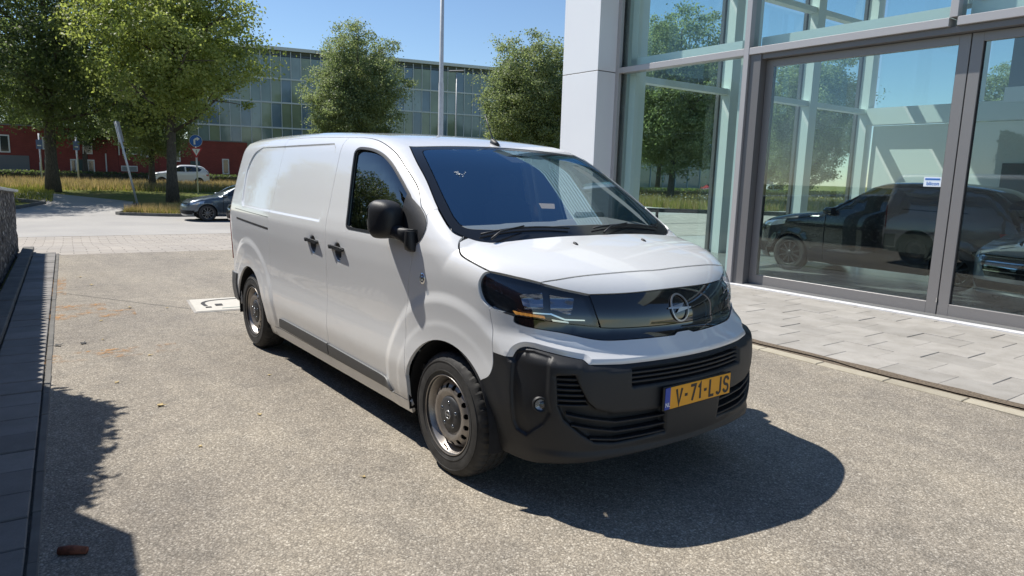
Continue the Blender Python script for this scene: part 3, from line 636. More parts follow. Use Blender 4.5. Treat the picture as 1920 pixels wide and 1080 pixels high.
U_ = lambda a0, a1, b0, b1: (lambda r, n: (r.uniform(a0, a1, n), r.uniform(b0, b1, n)))
def isl(r, n):
    v = r.uniform(-.6, 12, n); u = -28.7-np.clip((.9-v), 0, 2)*.7-r.rand(n)*np.clip(.5+v*2.2, .3, 8.5); return u, v
blades('island_grass', 16000, isl, .34, .012, 'grass_green', 1, 'green tufty grass on the traffic island')
blades('island_seed_heads', 9000, isl, .50, .010, 'grass_dry', 2, 'straw coloured seed heads on the traffic island')
blades('meadow_grass', 26000, U_(-62, -46, -9, 22), .55, .022, 'grass_dry', 3, 'tall dry meadow grass before the hedge'); blades('meadow_green', 15000, U_(-62, -45, -9, 22), .40, .025, 'grass_green', 4, 'green grass between the dry meadow stalks')
blades('verge_grass', 9000, U_(-46, -37.5, -12, -3.2), .25, .02, 'grass_green', 5, 'short green grass on the left verge')
blades('flower_meadow', 30000, U_(-34, -22, 26, 64), .55, .025, 'grass_green', 6, 'rough grass of the meadow behind the showroom'); blades('flower_meadow_dry', 18000, U_(-34, -22, 26, 64), .62, .022, 'grass_dry', 7, 'straw coloured stalks of the meadow behind the showroom')
simple('flower_yellow', (.65, .52, .10), .8); simple('flower_white', (.65, .64, .6), .8)
def heads(name, n, reg, mat, seed, lab):
    o = leaf_cloud(name, n, lambda r, k: (lambda q: np.column_stack([np.outer(q[0], E1)+np.outer(q[1], E2), np.array([terr(a, b) for a, b in zip(*q)])+r.uniform(.3, .65, k)]))(reg(r, k)), .045, mat, None, seed, 1.); return tag(o, lab, 'flowers', kind='stuff')
heads('yellow_flowers', 1600, U_(-34, -23, 27, 62), 'flower_yellow', 8, 'yellow wild flowers in the meadow behind the showroom'); heads('white_flowers', 2200, U_(-34, -23, 27, 62), 'flower_white', 9, 'white wild flowers in the meadow behind the showroom')
# kerbs of the island and verge
def kerb_line(name, pts, h, mat):
    q = densify_line(pts, 1.0); v = []; f = []
    for i, (a, b) in enumerate(q):
        t_ = np.array(q[min(i+1, len(q)-1)])-np.array(q[max(i-1, 0)]); t_ /= np.linalg.norm(t_); nx, ny = -t_[1]*.07, t_[0]*.07
        v += [D(a+nx, b+ny, -.03), D(a+nx, b+ny, h), D(a-nx, b-ny, h), D(a-nx, b-ny, -.03)]
    for i in range(len(q)-1):
        for j in range(3): f.append((4*i+j, 4*i+j+1, 4*i+5+j, 4*i+4+j))
    f += [(0, 1, 2, 3), tuple(range(4*len(q)-4, 4*len(q)))]
    o = mk(name, v, f, mat); fix_normals(o); o['kind'] = 'structure'; return o
def densify_line(pts, step):
    out = []
    for a, b in zip(pts[:-1], pts[1:]):
        k = max(1, int(math.dist(a, b)/step)); out += [(a[0]+(b[0]-a[0])*j/k, a[1]+(b[1]-a[1])*j/k) for j in range(k)]
    return out+[pts[-1]]
kerb_line('island_kerb', [(-35.6, .25), (-31, -.55), (-30, -.85), (-29.6, -.75), (-28.7, .6), (-28.45, 1.2), (-28.45, 30)], .12, 'dark_kerb')
kerb_line('verge_kerb', [(-29.6, -40), (-30.1, -6.6), (-33.6, -4.5), (-36.5, -3.5), (-44, -9.2)], .12, 'dark_kerb')
# ================================================================== hedge
hd = empty('low_hedge', D(-63.2, -11), DL, 'long low clipped hedge before the red brick houses', 'hedge')
MB().box(-.35, .35, 0, 33, -.1, .72, .05).build('twigs', 'bark', hd)
leaf_cloud('foliage', 26000, lambda r, n: np.stack([r.uniform(-.45, .45, n), r.uniform(-.1, 33.1, n), r.uniform(.02, .86, n)], 1)+r.normal(size=(n, 3))*.03, .085, 'leaf_dark', hd, 12, .6)
hd2 = empty('meadow_hedge', D(-37, 30), DL, 'dark hedge behind the meadow beyond the showroom', 'hedge')
MB().box(-.35, .35, 0, 50, -.1, .75, .05).build('twigs', 'bark', hd2)
leaf_cloud('foliage', 22000, lambda r, n: np.stack([r.uniform(-.45, .45, n), r.uniform(-.1, 50, n), r.uniform(.02, .95, n)], 1), .10, 'leaf_dark', hd2, 13, .6)
# ================================================================== red brick houses
t = NT('red_brick'); p = t.coord('Object'); 
mp = t.add('ShaderNodeMapping'); mp.inputs['Rotation'].default_value = (0, R(90), R(90)); t.link(p, mp.inputs[0])
bk_ = t.add('ShaderNodeTexBrick'); t.link(mp.outputs[0], bk_.inputs['Vector']); bk_.inputs['Scale'].default_value = 1
for k_, v_ in (('Color1', (.30, .062, .050, 1)), ('Color2', (.24, .048, .040, 1)), ('Mortar', (.17, .055, .045, 1)), ('Mortar Size', .012), ('Brick Width', .22), ('Row Height', .07)): bk_.inputs[k_].default_value = v_
n = t.noise(t.pos(), .6, 4); rr_ = t.ramp(n.outputs['Fac'], [(.3, (.85, .85, .85)), (.7, (1.12, 1.1, 1.1))]); t.set(color=t.mix(1, bk_.outputs[0], rr_.outputs[0], 'MULTIPLY'), rough=.9)
simple('white_paint', (.72, .72, .70), .5); simple('house_glass', (.03, .04, .045), .06, coat=.6); simple('house_door', (.035, .07, .07), .5); simple('garage_grey', (.16, .165, .17), .6); simple('pipe_white', (.6, .6, .6), .5)
def house(name, v0, v1, H, label, wins, dep=8, u=-66.0):
    h = empty(name, D(u, v0), DL, label, 'house', 'red brick houses'); w = v1-v0
    MB().box(-dep, 0, 0, w-.02, -.1, H).build('wall', 'red_brick', h); MB().box(-dep-.06, .06, -.06 if v0 < -8 else 0, w-.02, H, H+.10).build('roof_edge', 'garage_grey', h)
    for kind, a, b, z0, z1 in wins:
        a -= v0; b -= v0
        if kind == 'w':
            f_ = MB().box(.005, .07, a, b, z0, z1).build('window', 'white_paint', h); MB().box(.06, .085, a+.1, b-.1, z0+.1, z1-.1).build('pane', 'house_glass', f_)
            if b-a > .9: MB().box(.07, .10, (a+b)/2-.03, (a+b)/2+.03, z0+.08, z1-.08).build('mullion', 'white_paint', f_)
        elif kind == 'd': MB().box(.005, .05, a, b, 0, z1).build('door', 'house_door', h)
        elif kind == 'g': MB().box(.005, .04, a, b, 0, z1).build('garage_door', 'garage_grey', h)
        elif kind == 'p': MB().box(.02, .10, a, b, z0, z1).build('downpipe', 'pipe_white', h)
        elif kind == 'l': 
            f_ = MB().box(.005, .06, a, b, z0, z1).build('louvre_window', 'white_paint', h)
            for q in range(4): MB().box(.06, .075, a+.06, b-.06, z0+.06+q*(z1-z0-.12)/4, z0+.03+(q+1)*(z1-z0-.12)/4).build('slat', 'garage_grey', f_)
    return h
house('brick_house', -12, -3.1, 4.35, 'red brick house with grey garage door at the far left', [('g', -8.0, -5.0, 0, 2.0), ('w', -6.9, -6.2, 2.2, 3.6), ('w', -4.05, -3.35, 2.55, 3.55), ('p', -4.35, -4.25, 0, 1.5), ('d', -4.0, -3.3, 0, 1.85)])
house('brick_house', -3.1, 1.35, 4.42, 'red brick house with white framed entrance behind the slim tree', [('w', -1.25, -.55, 2.3, 4.0), ('w', -2.2, -1.75, .2, 1.85), ('d', -1.75, -1.0, 0, 1.85), ('w', -1.0, -.45, .2, 1.85), ('p', .35, .45, 0, 2.4)])
house('brick_house', 1.35, 4.45, 4.72, 'taller red brick house with tall white window right of the leaning pole', [('w', 3.05, 3.85, 2.2, 3.75), ('w', 1.65, 2.85, 2.4, 3.05), ('l', 1.5, 2.75, .95, 1.42), ('p', 1.36, 1.46, 2.3, 4.2)])
house('brick_house', 4.45, 12.0, 3.85, 'low red brick house behind the white car and the road sign', [('w', 9.7, 10.3, .9, 2.3), ('d', 7.0, 7.8, 0, 2.0), ('w', 5.2, 6.2, 1.9, 2.9)])
# ================================================================== office block of glass
simple('office_line', (.55, .60, .60), .5); simple('office_core', (.10, .115, .09), .8); simple('office_dark', (.03, .045, .055), .2)
def officeglass(name, c):
    t = NT(name); n = t.noise(t.pos(), .35, 3); r1 = t.ramp(n.outputs['Fac'], [(.3, tuple(v*.8 for v in c)), (.7, tuple(v*1.15 for v in c))]); t.set(color=r1.outputs[0], rough=.08, coat=.6)
officeglass('pane_olive', (.20, .25, .165)); officeglass('pane_teal', (.16, .225, .215)); officeglass('pane_blue', (.13, .20, .26)); officeglass('pane_pale', (.24, .31, .31))
OD = np.array([.25089, .96802]); OA = math.atan2(OD[1], OD[0])
off_ = empty('office_block', (-86.23-OD[0]*9, 26.63-OD[1]*9, -.2), OA, 'long green glass office block beyond the trees', 'building')   # local x along the front, y away from the viewer
Lo = 92
MB().box(0, Lo, .25, 16, 0, 16.2).build('core', 'office_core', off_); MB().box(-.2, Lo+.2, -.15, 16.2, 16.25, 16.65).build('roof_edge', 'office_line', off_)
FZ = [0, 3.7, 6.8, 9.9, 12.8, 16.1]
for z_ in FZ[1:-1]: MB().box(0, Lo, -.12, .25, z_-.09, z_+.09).build('floor_band', 'office_line', off_)
MB().box(0, Lo, -.05, .2, 15.55, 15.75).build('parapet_line', 'office_dark', off_)
pm = {}
def pane(x0, x1, z0, z1, mat):
    key = (round(x1-x0, 2), round(z1-z0, 2), mat)
    if key not in pm:
        v, f = box_geo(0, x1-x0, 0, .03, 0, z1-z0); me = bpy.data.meshes.new('pane'); me.from_pydata(v, [], f); me.materials.append(MATS[mat]); pm[key] = me
    o = bpy.data.objects.new('pane', pm[key]); col.objects.link(o); o.parent = off_; o.location = (x0, .0, z0)
r_ = random.Random(4); bw = 1.21; mv, mf = box_geo(-.035, .035, -.13, .06, 0, 16.1); mme = bpy.data.meshes.new('mullion'); mme.from_pydata(mv, [], mf); mme.materials.append(MATS['office_line'])
x_ = 0.; i = 0
while x_ < Lo-.1:
    w_ = bw if x_ < 52 else bw*2
    o = bpy.data.objects.new('mullion', mme); col.objects.link(o); o.parent = off_; o.location = (x_, 0, 0)
    for k in range(5):
        c_ = r_.random(); pat = (i+k*2) % 3
        mt = 'pane_blue' if (pat == 0 and c_ < .75) else ('pane_olive' if c_ < .62 else ('pane_teal' if c_ < .93 else 'pane_pale'))
        if k == 0: mt = 'pane_teal' if c_ < .6 else 'pane_blue'
        pane(x_+.04, min(x_+w_, Lo)-.04, FZ[k]+.1, (FZ[k+1]-.1) if k < 4 else 15.5, mt)
    x_ += w_; i += 1
# ================================================================== lamps, signs, rail
simple('galvanised', (.55, .56, .57), .5, .35, var=.1, vscale=6); simple('sign_blue', hexc('1a5fb4'), .4); simple('notice_blue', (.10, .15, .28), .5); simple('sign_red', hexc('b3202a'), .4); simple('sign_white', (.78, .78, .78), .4); simple('sign_back', (.20, .21, .22), .5)
lp = empty('street_lamp', (-19.9, 11.3, gz(-19.9, 11.3)), 0, 'tall grey lamp post rising behind the van roof', 'street lamp')
MB().lathe([(.12, 0), (.12, 1.2), (.105, 1.25), (.100, 5.4), (.082, 5.5), (.068, 9.8), (0, 9.85)], 16, 'z').build('pole', 'galvanised', lp, True); MB().box(-.1, .65, -.12, .12, 9.72, 9.82, .03).build('lamp_head', 'garage_grey', lp); MB().box(.1, .6, -.09, .09, 9.70, 9.721).build('lens', 'sign_white', lp)
lp2 = empty('street_lamp', at(-49.0, 30.8), .6, 'thin distant lamp with small head before the office block', 'street lamp')
MB().lathe([(.09, 0), (.075, 5), (.05, 10.3), (0, 10.3)], 10, 'z').build('pole', 'galvanised', lp2, True); MB().box(-.7, .7, -.12, .12, 10.25, 10.4, .04).build('lamp_head', 'garage_grey', lp2)
# blue turn-right sign over a give way sign
sg = empty('road_sign', at(-42.6, 7.96), 0, 'blue turn right sign above a red and white give way triangle', 'sign'); to = Vector((3-(-42.6), -2.8-7.96, 0)).normalized(); sa_ = math.atan2(to.y, to.x); sg.rotation_euler = (0, 0, sa_)
MB().tube([(0, 0, 0), (0, 0, 3.5)], .045, 10).build('post', 'galvanised', sg, True)
def disc(r, n=36, x=.06): return [(x, r*math.cos(2*math.pi*k/n), r*math.sin(2*math.pi*k/n)) for k in range(n)]
def plate(name, poly, x0, x1, zc, mat, par):
    n = len(poly); v = [(x1, a, zc+b) for a, b in poly]+[(x0, a, zc+b) for a, b in poly]; o = mk(name, v, [tuple(range(n)), tuple(range(n, 2*n))[::-1]]+[(i, (i+1) % n, n+(i+1) % n, n+i) for i in range(n)], mat, par); fix_normals(o); return o
cir = lambda r, n=32: [(r*math.cos(2*math.pi*k/n), r*math.sin(2*math.pi*k/n)) for k in range(n)]
bd = plate('disc', cir(.36), .05, .07, 3.22, 'sign_white', sg); plate('disc_face', cir(.345), .07, .075, 3.22, 'sign_blue', bd)
# (viewer's right is +y here seen from +x)
plate('arrow', [(-.13, -.22), (-.03, -.22), (-.03, .02), (.02, .07), (.06, .07), (.06, -.0), (.22, .12), (.06, .24), (.06, .17), (-.02, .17), (-.13, .06)], .075, .079, 3.22, 'sign_white', bd)
tr_ = plate('triangle', [(-.36, .30), (.36, .30), (0, -.34)], .05, .07, 2.52, 'sign_red', sg); plate('triangle_face', [(-.235, .225), (.235, .225), (0, -.19)], .07, .075, 2.52, 'sign_white', tr_); plate('mark', [(-.02, .16), (.02, .16), (.02, -.02), (-.02, -.02)], .075, .078, 2.52, 'sign_back', tr_)
lp3 = empty('leaning_sign_post', at(-35.4, 3.45), sa_, 'leaning grey signpost with a narrow board seen edge on', 'sign'); 
MB().tube([(0, 0, 0), (.1, -.72, 4.05)], .05, 10).build('post', 'galvanised', lp3, True)
b_ = MB(); M_ = Matrix.Translation((.1, -.60, 3.55)) @ Matrix.Rotation(R(10), 4, 'X'); b_.box(-.04, -.01, -.10, .10, -.48, .48, 0, M_); b_.build('board', 'sign_back', lp3); b_ = MB(); b_.box(-.01, .03, -.125, -.095, -.49, .49, 0, M_); b_.build('board_edge', 'sign_white', lp3)
for x, y, lb in ((-58.2, 1.05, 'small blue parking board on a pale post by the dark tree'), (-57.5, 3.25, 'small blue notice board on a pale post left of the leaning signpost')):
    s_ = empty('notice_board', at(x, y), sa_-.05, lb, 'sign'); MB().tube([(0, 0, 0), (0, 0, 3.6)], .06, 8).build('post', 'galvanised', s_, True); q = MB().box(.05, .08, -.20, .20, 2.5, 3.15).build('board', 'notice_blue', s_); MB().box(.08, .085, -.12, .12, 2.7, 2.78).build('stripe', 'sign_white', q)
# low black rail behind the showroom
rl = empty('guard_rail', (-15.4, 19.2, 0), math.atan2(.79, .61)-.03, 'low black rail beyond the showroom glass', 'rail'); MB().box(-3, 7.5, -.06, .06, .30, .46, .01).build('beam', 'gasket', rl)
for k in range(5): MB().box(-2.9+k*2.5, -2.8+k*2.5, -.05, .05, 0, .30).build('post', 'gasket', rl)
# ================================================================== the van
t = NT('van_white'); p = t.pos(); sx_ = t.add('ShaderNodeSeparateXYZ'); t.link(p, sx_.inputs[0]); n = t.noise(t.pos((2.2, 2.2, 3.5)), 3.0, 6, .7)
low_ = t.ramp(t.math('ADD', sx_.outputs[2], t.math('MULTIPLY', n.outputs['Fac'], .35)), [(.30, (1, 1, 1)), (.78, (0, 0, 0))]); n2 = t.noise(p, 55, 4, .7); f_ = t.math('MULTIPLY', low_.outputs[0], t.math('MULTIPLY', n2.outputs['Fac'], .5))
t.set(color=t.mix(f_, (.73, .735, .735), (.40, .36, .30)), rough=t.math('ADD', .30, t.math('MULTIPLY', f_, .5)), coat=1.0, coat_rough=.025)
simple('van_black_plastic', (.0105, .012, .0145), .52, bump=.25, bscale=900)
simple('van_grey_plastic', (.075, .08, .087), .5, bump=.2, bscale=700)
simple('gloss_black', (.006, .007, .009), .06, coat=1.0, coat_rough=.02)
simple('frit_black', (.012, .013, .015), .12, spec=.5)
simple('void_black', (.006, .006, .007), .9)
simple('liner_black', (.010, .010, .011), .85, var=.3, vscale=20)
simple('rubber', (.030, .029, .028), .75, var=.4, vscale=16, bump=.4, bscale=300)
t = NT('steel_rim'); n = t.noise(t.coord('Object'), 9, 5); r_ = t.ramp(n.outputs['Fac'], [(.35, (.27, .245, .225)), (.7, (.40, .375, .35))])
t.set(color=r_.outputs[0], rough=.38, metal=.75)
simple('hub_grey', (.032, .033, .036), .45)
simple('chrome', (.75, .76, .78), .12, 1.0)
simple('satin_silver', (.42, .43, .45), .3, .85)
simple('dark_reflector', (.22, .24, .27), .15, .95)
simple('mirror_silver', (.85, .87, .9), .02, 1.0)
simple('interior_dark', (.025, .026, .029), .8, bump=.3, bscale=300)
simple('interior_grey', (.035, .036, .04), .8)
simple('dash_grey', (.24, .245, .255), .75, bump=.35, bscale=500)
simple('seat_cloth', (.022, .023, .027), .95, bump=.5, bscale=400)
simple('headliner', (.45, .45, .44), .95)
simple('plate_yellow', hexc('e9a21c'), .42)
simple('plate_blue', hexc('2447a8'), .4)
simple('plate_black', (.012, .012, .012), .45)
simple('plate_white', (.85, .85, .85), .4)
simple('tail_red', (.35, .012, .012), .12, coat=1.0)
t = NT('amber_lit'); t.set(color=(.55, .26, .07), rough=.25, emit=(1.0, .42, .08), emits=.22)
simple('lamp_housing', (.020, .022, .026), .30); simple('lamp_reflector', (.30, .32, .36), .22, .95)
glass('windscreen_glass', (.84, .90, .89), .26, coat=(.50, .78, 1.0))
glass('side_glass', (.42, .48, .47), .13)
glass('lens_clear', (.80, .84, .88), .07)

half = None
def pchip(xs, ys):
    xs = np.array(xs, float); ys = np.array(ys, float); q = np.argsort(xs); xs = xs[q]; ys = ys[q]
    h = np.diff(xs); d = np.diff(ys)/h; mm = np.zeros_like(xs)
    for i in range(1, len(xs)-1):
        if d[i-1]*d[i] > 0:
            w1 = 2*h[i]+h[i-1]; w2 = h[i]+2*h[i-1]; mm[i] = (w1+w2)/(w1/d[i-1]+w2/d[i])
    mm[0] = d[0]; mm[-1] = d[-1]
    def f(x):
        x = np.asarray(x, float); i = np.clip(np.searchsorted(xs, x)-1, 0, len(xs)-2); t_ = (x-xs[i])/h[i]
        o_ = np.where(t_ < 0, ys[0]+mm[0]*(x-xs[0]), ys[-1]+mm[-1]*(x-xs[-1])); tt = np.clip(t_, 0, 1); t2 = tt*tt; t3 = t2*tt
        v = (2*t3-3*t2+1)*ys[i]+(t3-2*t2+tt)*h[i]*mm[i]+(-2*t3+3*t2)*ys[i+1]+(t3-t2)*h[i]*mm[i+1]
        return np.where((t_ < 0) | (t_ > 1), o_, v)
    return f
def smax(a, b, k):
    h = np.clip(.5+.5*(a-b)/k, 0, 1); return b+(a-b)*h+k*h*(1-h)
def sstep(a, b, x):
    t_ = np.clip((x-a)/(b-a), 0, 1); return t_*t_*(3-2*t_)
# body form: half width by height, nose by height, bonnet, roof, windscreen and tail lines (metres)
half = pchip([.10, .20, .27, .33, .42, .54, .62, .72, .85, 1.0, 1.10, 1.19, 1.26, 1.36, 1.5, 1.65, 1.8, 1.95],
             [.85, .872, .893, .910, .927, .941, .939, .935, .941, .953, .960, .962, .953, .930, .898, .862, .822, .778])
nosex = pchip([.10, .20, .30, .42, .56, .66, .74, .80, .88, .97, 1.05, 1.15, 1.3], [.80, .875, .912, .925, .928, .925, .915, .860, .800, .790, .775, .75, .70])
bow = pchip([.1, .5, .75, .90, 1.2], [.28, .28, .29, .37, .40])
bonnetz = pchip([-.3, .0, .2, .3, .4, .5, .6, .7, .8, .9], [1.33, 1.315, 1.280, 1.257, 1.228, 1.193, 1.15, 1.10, 1.04, .96])
roofz = pchip([-.3, -.7, -.84, -1.2, -1.7, -2.3, -3.0, -3.6, -4.1], [1.70, 1.797, 1.826, 1.872, 1.903, 1.915, 1.912, 1.90, 1.87])
screenx = pchip([1.0, 1.27, 1.5, 1.78, 2.0], [.50, .13, -.235, -.715, -1.12])
tailx = pchip([.2, .4, .7, 1.1, 1.5, 1.9], [-4.03, -4.06, -4.06, -4.03, -3.98, -3.90])
PRESS = cr([(-3.47, 1.31), (-3.50, 1.43), (-3.51, 1.60), (-3.40, 1.73), (-3.20, 1.785)], 4)+[(-1.66, 1.795), (-1.60, 1.76), (-1.585, 1.31), (-1.62, 1.262), (-3.42, 1.275)]
def F(P, screen=False):
    x, y, z = P[:, 0], P[:, 1], P[:, 2]; ay = np.sqrt(y*y+1e-8)
    taper = .072*np.clip((x+.7)/1.2, 0, 1.6)**2+.05*np.clip((-2.4-x)/1.7, 0, 1.2)**2
    w = half(z)-taper
    for xc in (0., -3.275):
        r = np.hypot(x-xc, z-.335); up_ = sstep(.12, .34, z)
        w = w+up_*(.0125*sstep(.675, .60, r)+.0035*sstep(.525, .475, r))
    # pressed panel of the load bay
    q = (x < -1.5) & (x > -3.6) & (z > 1.2) & (z < 1.85)
    if q.any():
        S = np.stack([x[q], z[q]], 1); sd = poly_dist(S, PRESS)*np.where(poly_inside(S, PRESS), -1, 1)
        w = w.copy(); w[q] -= .012*sstep(.009, -.011, sd)
    fs = ay-w; ff = (x-(nosex(z)-bow(z)*ay**2))*.93
    fh = (z-(bonnetz(x)-.085*ay**2))*.93; fw_ = (x-(screenx(z)-.15*ay**2))*.52; fr = z-(roofz(x)-.05*ay**2)
    ft = smax(fw_, fr, .10) if screen else np.minimum(fh, smax(fw_, fr, .10)); fe = tailx(z)+.06*ay**2-x
    g = smax(fs, ff, .22); g = smax(g, ft, .13); g = smax(g, fe, .16)
    return smax(g, .17-z, .05)
def solve(o, d, t1, G, n=60):
    N = len(o); lo = np.zeros(N); hi = np.full(N, float(t1)); found = np.zeros(N, bool); prev = np.zeros(N)
    for k in range(1, n):
        t_ = np.full(N, t1*k/(n-1)); v = G(o+d*t_[:, None]); new = (v < 0) & ~found
        lo = np.where(new, prev, lo); hi = np.where(new, t_, hi); found |= new; prev = t_
        if found.all(): break
    for _ in range(24):
        mid = (lo+hi)/2; ins = G(o+d*mid[:, None]) < 0; hi = np.where(ins, mid, hi); lo = np.where(ins, lo, mid)
    return o+d*((lo+hi)/2)[:, None]
AXF, Z0 = -.2, .75
def rays(chart, q):
    q = np.asarray(q, float); a, b = q[:, 0], q[:, 1]; z = np.zeros_like(a)
    if chart == 'side': return np.stack([a, z-1.45, b], 1), np.stack([z, z+1, z], 1), 1.4
    if chart == 'rear': return np.stack([z-4.5, a, b], 1), np.stack([z+1, z, z], 1), 1.5
    if chart == 'front':
        th = a/.9; dr = np.stack([np.cos(th), -np.sin(th), z], 1); return np.stack([z+AXF, z, b], 1)+1.7*dr, -dr, 1.65
    if chart == 'arch':
        ph = b/.75; dr = np.stack([z, -np.sin(ph), np.cos(ph)], 1); return np.stack([a, z, z+Z0], 1)+1.6*dr, -dr, 1.55
    if chart == 'face': return np.stack([z+1.5, -a, b], 1), np.stack([z-1, z, z], 1), 1.4       # (to the van's right, up)
def to_front(x, y, z): return (.9*math.atan2(-y, x-AXF), z)
def to_arch(x, y, z): return (x, .75*math.atan2(-y, z-Z0))
def grad(P, G):
    e = 8e-4; g = np.zeros_like(P)
    for k in range(3):
        a = P.copy(); b = P.copy(); a[:, k] += e; b[:, k] -= e; g[:, k] = G(a)-G(b)
    return g/np.maximum(np.linalg.norm(g, axis=1), 1e-9)[:, None]
def surf(chart, q, off=0., ex=None, screen=False):
    G = (lambda P: F(P, screen)-off) if ex is None else (lambda P: F(P, screen)-off-ex(P))
    o, d, t1 = rays(chart, q); P = solve(o, d, t1, G); return P, grad(P, G)
def set_normals(me, N):
    for p in me.polygons: p.use_smooth = True
    me.normals_split_custom_set_from_vertices([tuple(v) for v in N])
def dens2(g, step):
    out = []
    for a, b in zip(g[:-1], g[1:]):
        a = np.array(a, float); b = np.array(b, float); k = max(1, int(math.ceil(np.linalg.norm(b-a)/step))); out += [tuple(a+(b-a)*j/k) for j in range(k)]
    return out+[tuple(g[-1])]
def ring_guides(poly, *offs):
    return [(lambda q: q+[q[0]])(inset(poly, o_) if area2(poly) > 0 else inset(poly[::-1], o_)) for o_ in offs]
def panel(name, chart, outline, mat, parent, holes=(), res=.045, gap=.0034, flange=.022, off=0., ex=None, sides=(1,), step=None, guides=(), screen=False):
    outline = [tuple(p) for p in outline]
    if area2(outline) < 0: outline = outline[::-1]
    st = step or res*.7
    O = densify(inset(outline, gap) if gap else outline, st)
    H = [densify(inset(h, -gap) if gap else h, st) for h in holes]
    V, T, loops = cdt(O, H, res, [dens2(g, st) for g in guides])
    P, N = surf(chart, V, off, ex, screen)
    fn = np.cross(P[T[:, 1]]-P[T[:, 0]], P[T[:, 2]]-P[T[:, 0]])
    if (fn*N[T[:, 0]]).sum() < 0: T = T[:, ::-1]
    verts = [tuple(p) for p in P]; norms = [tuple(n_) for n_ in N]; faces = [tuple(t_) for t_ in T]
    if flange:
        for li, L in enumerate(loops):
            k = len(verts); n_ = len(L)
            for i, a in enumerate(L):
                tg = P[L[(i+1) % n_]]-P[L[i-1]]; tg /= max(np.linalg.norm(tg), 1e-9)
                s_ = np.cross(tg, N[a]); s_ /= max(np.linalg.norm(s_), 1e-9)
                nrm = s_*.8+N[a]*.2
                verts.append(tuple(P[a])); norms.append(nrm); verts.append(tuple(P[a]-N[a]*flange)); norms.append(s_)
            for i in range(n_):
                a, b = k+2*i, k+2*((i+1) % n_)
                faces.append((a, a+1, b+1, b))
        # consistent winding of flanges: face normal agrees with vertex normal
        VV = np.array(verts); NN = np.array([tuple(n_) for n_ in norms]); out = []
        for f in faces:
            if len(f) == 4:
                c = np.cross(VV[f[1]]-VV[f[0]], VV[f[2]]-VV[f[0]]); s_ = NN[f[0]]
                if c@s_ < 0:
                    f = f[::-1]
            out.append(f)
        faces = out
    objs = []
    for s_ in sides:
        vv = verts if s_ == 1 else [(a, -b, c) for a, b, c in verts]; nn = norms if s_ == 1 else [(a, -b, c) for a, b, c in norms]
        ff = faces if s_ == 1 else [f[::-1] for f in faces]
        o = mk(name, vv, ff, mat, parent); set_normals(o.data, nn); objs.append(o)
    return objs
def mirror_half(right):
    """outline given for the right half from centre line to centre line (second coordinate of arch / first of front is the sideways one)"""
    return right

VAN = empty('delivery_van', (0, 0, 0), 0, 'white panel van with black bumper and yellow number plate parked in front of the showroom', 'van')
BOTH = (1, -1)
# ---- seam lines, right side, (x, z)
DR = cr([(-1.500, 1.838), (-1.490, 1.45), (-1.487, 1.09), (-1.520, .82), (-1.532, .61), (-1.530, .42), (-1.545, .300)], 5)
DT = cr([(-1.500, 1.838), (-1.22, 1.828), (-1.0, 1.796), (-.787, 1.728), (-.592, 1.627), (-.453, 1.543), (-.385, 1.490), (-.325, 1.431)], 5)
TF = cr([(-.325, 1.431), (-.262, 1.388), (-.215, 1.335), (-.212, 1.285), (-.245, 1.242), (-.295, 1.213)], 5)
DF = cr([(-.295, 1.213), (-.353, .992), (-.384, .848), (-.390, .667), (-.390, .528), (-.392, .408), (-.410, .300)], 5)
SRR = cr([(-2.640, 1.846), (-2.632, 1.79), (-2.650, 1.57), (-2.652, 1.385), (-2.655, 1.217), (-2.668, 1.10), (-2.70, .86), (-2.718, .643), (-2.70, .477), (-2.688, .300)], 5)
ST = cr([(-2.640, 1.846), (-2.4, 1.852), (-2.0, 1.851), (-1.500, 1.838)], 4)
RT = cr([(-3.93, 1.800), (-3.80, 1.823), (-3.4, 1.842), (-3.0, 1.847), (-2.640, 1.846)], 4)
PG = ring_guides(densify(PRESS, .05), -.009, -.001, .011)
def arc(cx, r, a0, a1, n=28): return [(cx+r*math.cos(R(a0+(a1-a0)*k/n)), .335+r*math.sin(R(a0+(a1-a0)*k/n))) for k in range(n+1)]
# ---- front door
WIN = join(cr([(-1.12, 1.250), (-1.158, 1.262), (-1.172, 1.30)], 4), [(-1.172, 1.30), (-1.262, 1.70)], cr([(-1.262, 1.70), (-1.266, 1.735), (-1.24, 1.757), (-1.18, 1.762), (-1.03, 1.750), (-.882, 1.718), (-.737, 1.660), (-.593, 1.578), (-.458, 1.492)], 4), [(-.458, 1.492), (-.345, 1.405), (-.262, 1.33)], cr([(-.262, 1.33), (-.250, 1.29), (-.275, 1.258), (-.32, 1.248)], 4), [(-.32, 1.248), (-1.12, 1.250)])
DOOR = join(DT, TF, DF, [(-.41, .300), (-1.545, .300)], DR[::-1])
def door_ex(P):        # soft fold round the window and pull cups
    return np.zeros(len(P))
CUPS = [(-1.715, 1.092), (-1.288, 1.082)]
def cup_ex(P):
    e = np.zeros(len(P))
    for cx, cz in CUPS:
        d = np.hypot((P[:, 0]-cx)/.062, (P[:, 2]-cz)/.066); e -= .030*sstep(1.0, .55, d)
    return e
def flare_g(cx): return [arc(cx, r, -10, 190, 60) for r in (.675, .656, .638, .619, .60, .525, .50, .475)]
def cup_g(c): return [[(c[0]+.062*k*math.cos(2*math.pi*i/24), c[1]+.066*k*math.sin(2*math.pi*i/24)) for i in range(25)] for k in (1.0, .88, .76, .65, .55)]
doors = panel('front_door', 'side', DOOR, 'van_white', VAN, holes=[WIN], res=.032, sides=BOTH, ex=cup_ex, guides=flare_g(0)+cup_g(CUPS[1]), step=.016)
slide = panel('sliding_door', 'side', join(ST, DR, [(-1.545, .300), (-2.688, .300)], SRR[::-1]), 'van_white', VAN, res=.032, sides=BOTH, ex=cup_ex, guides=PG+flare_g(-3.275)+cup_g(CUPS[0]), step=.016)
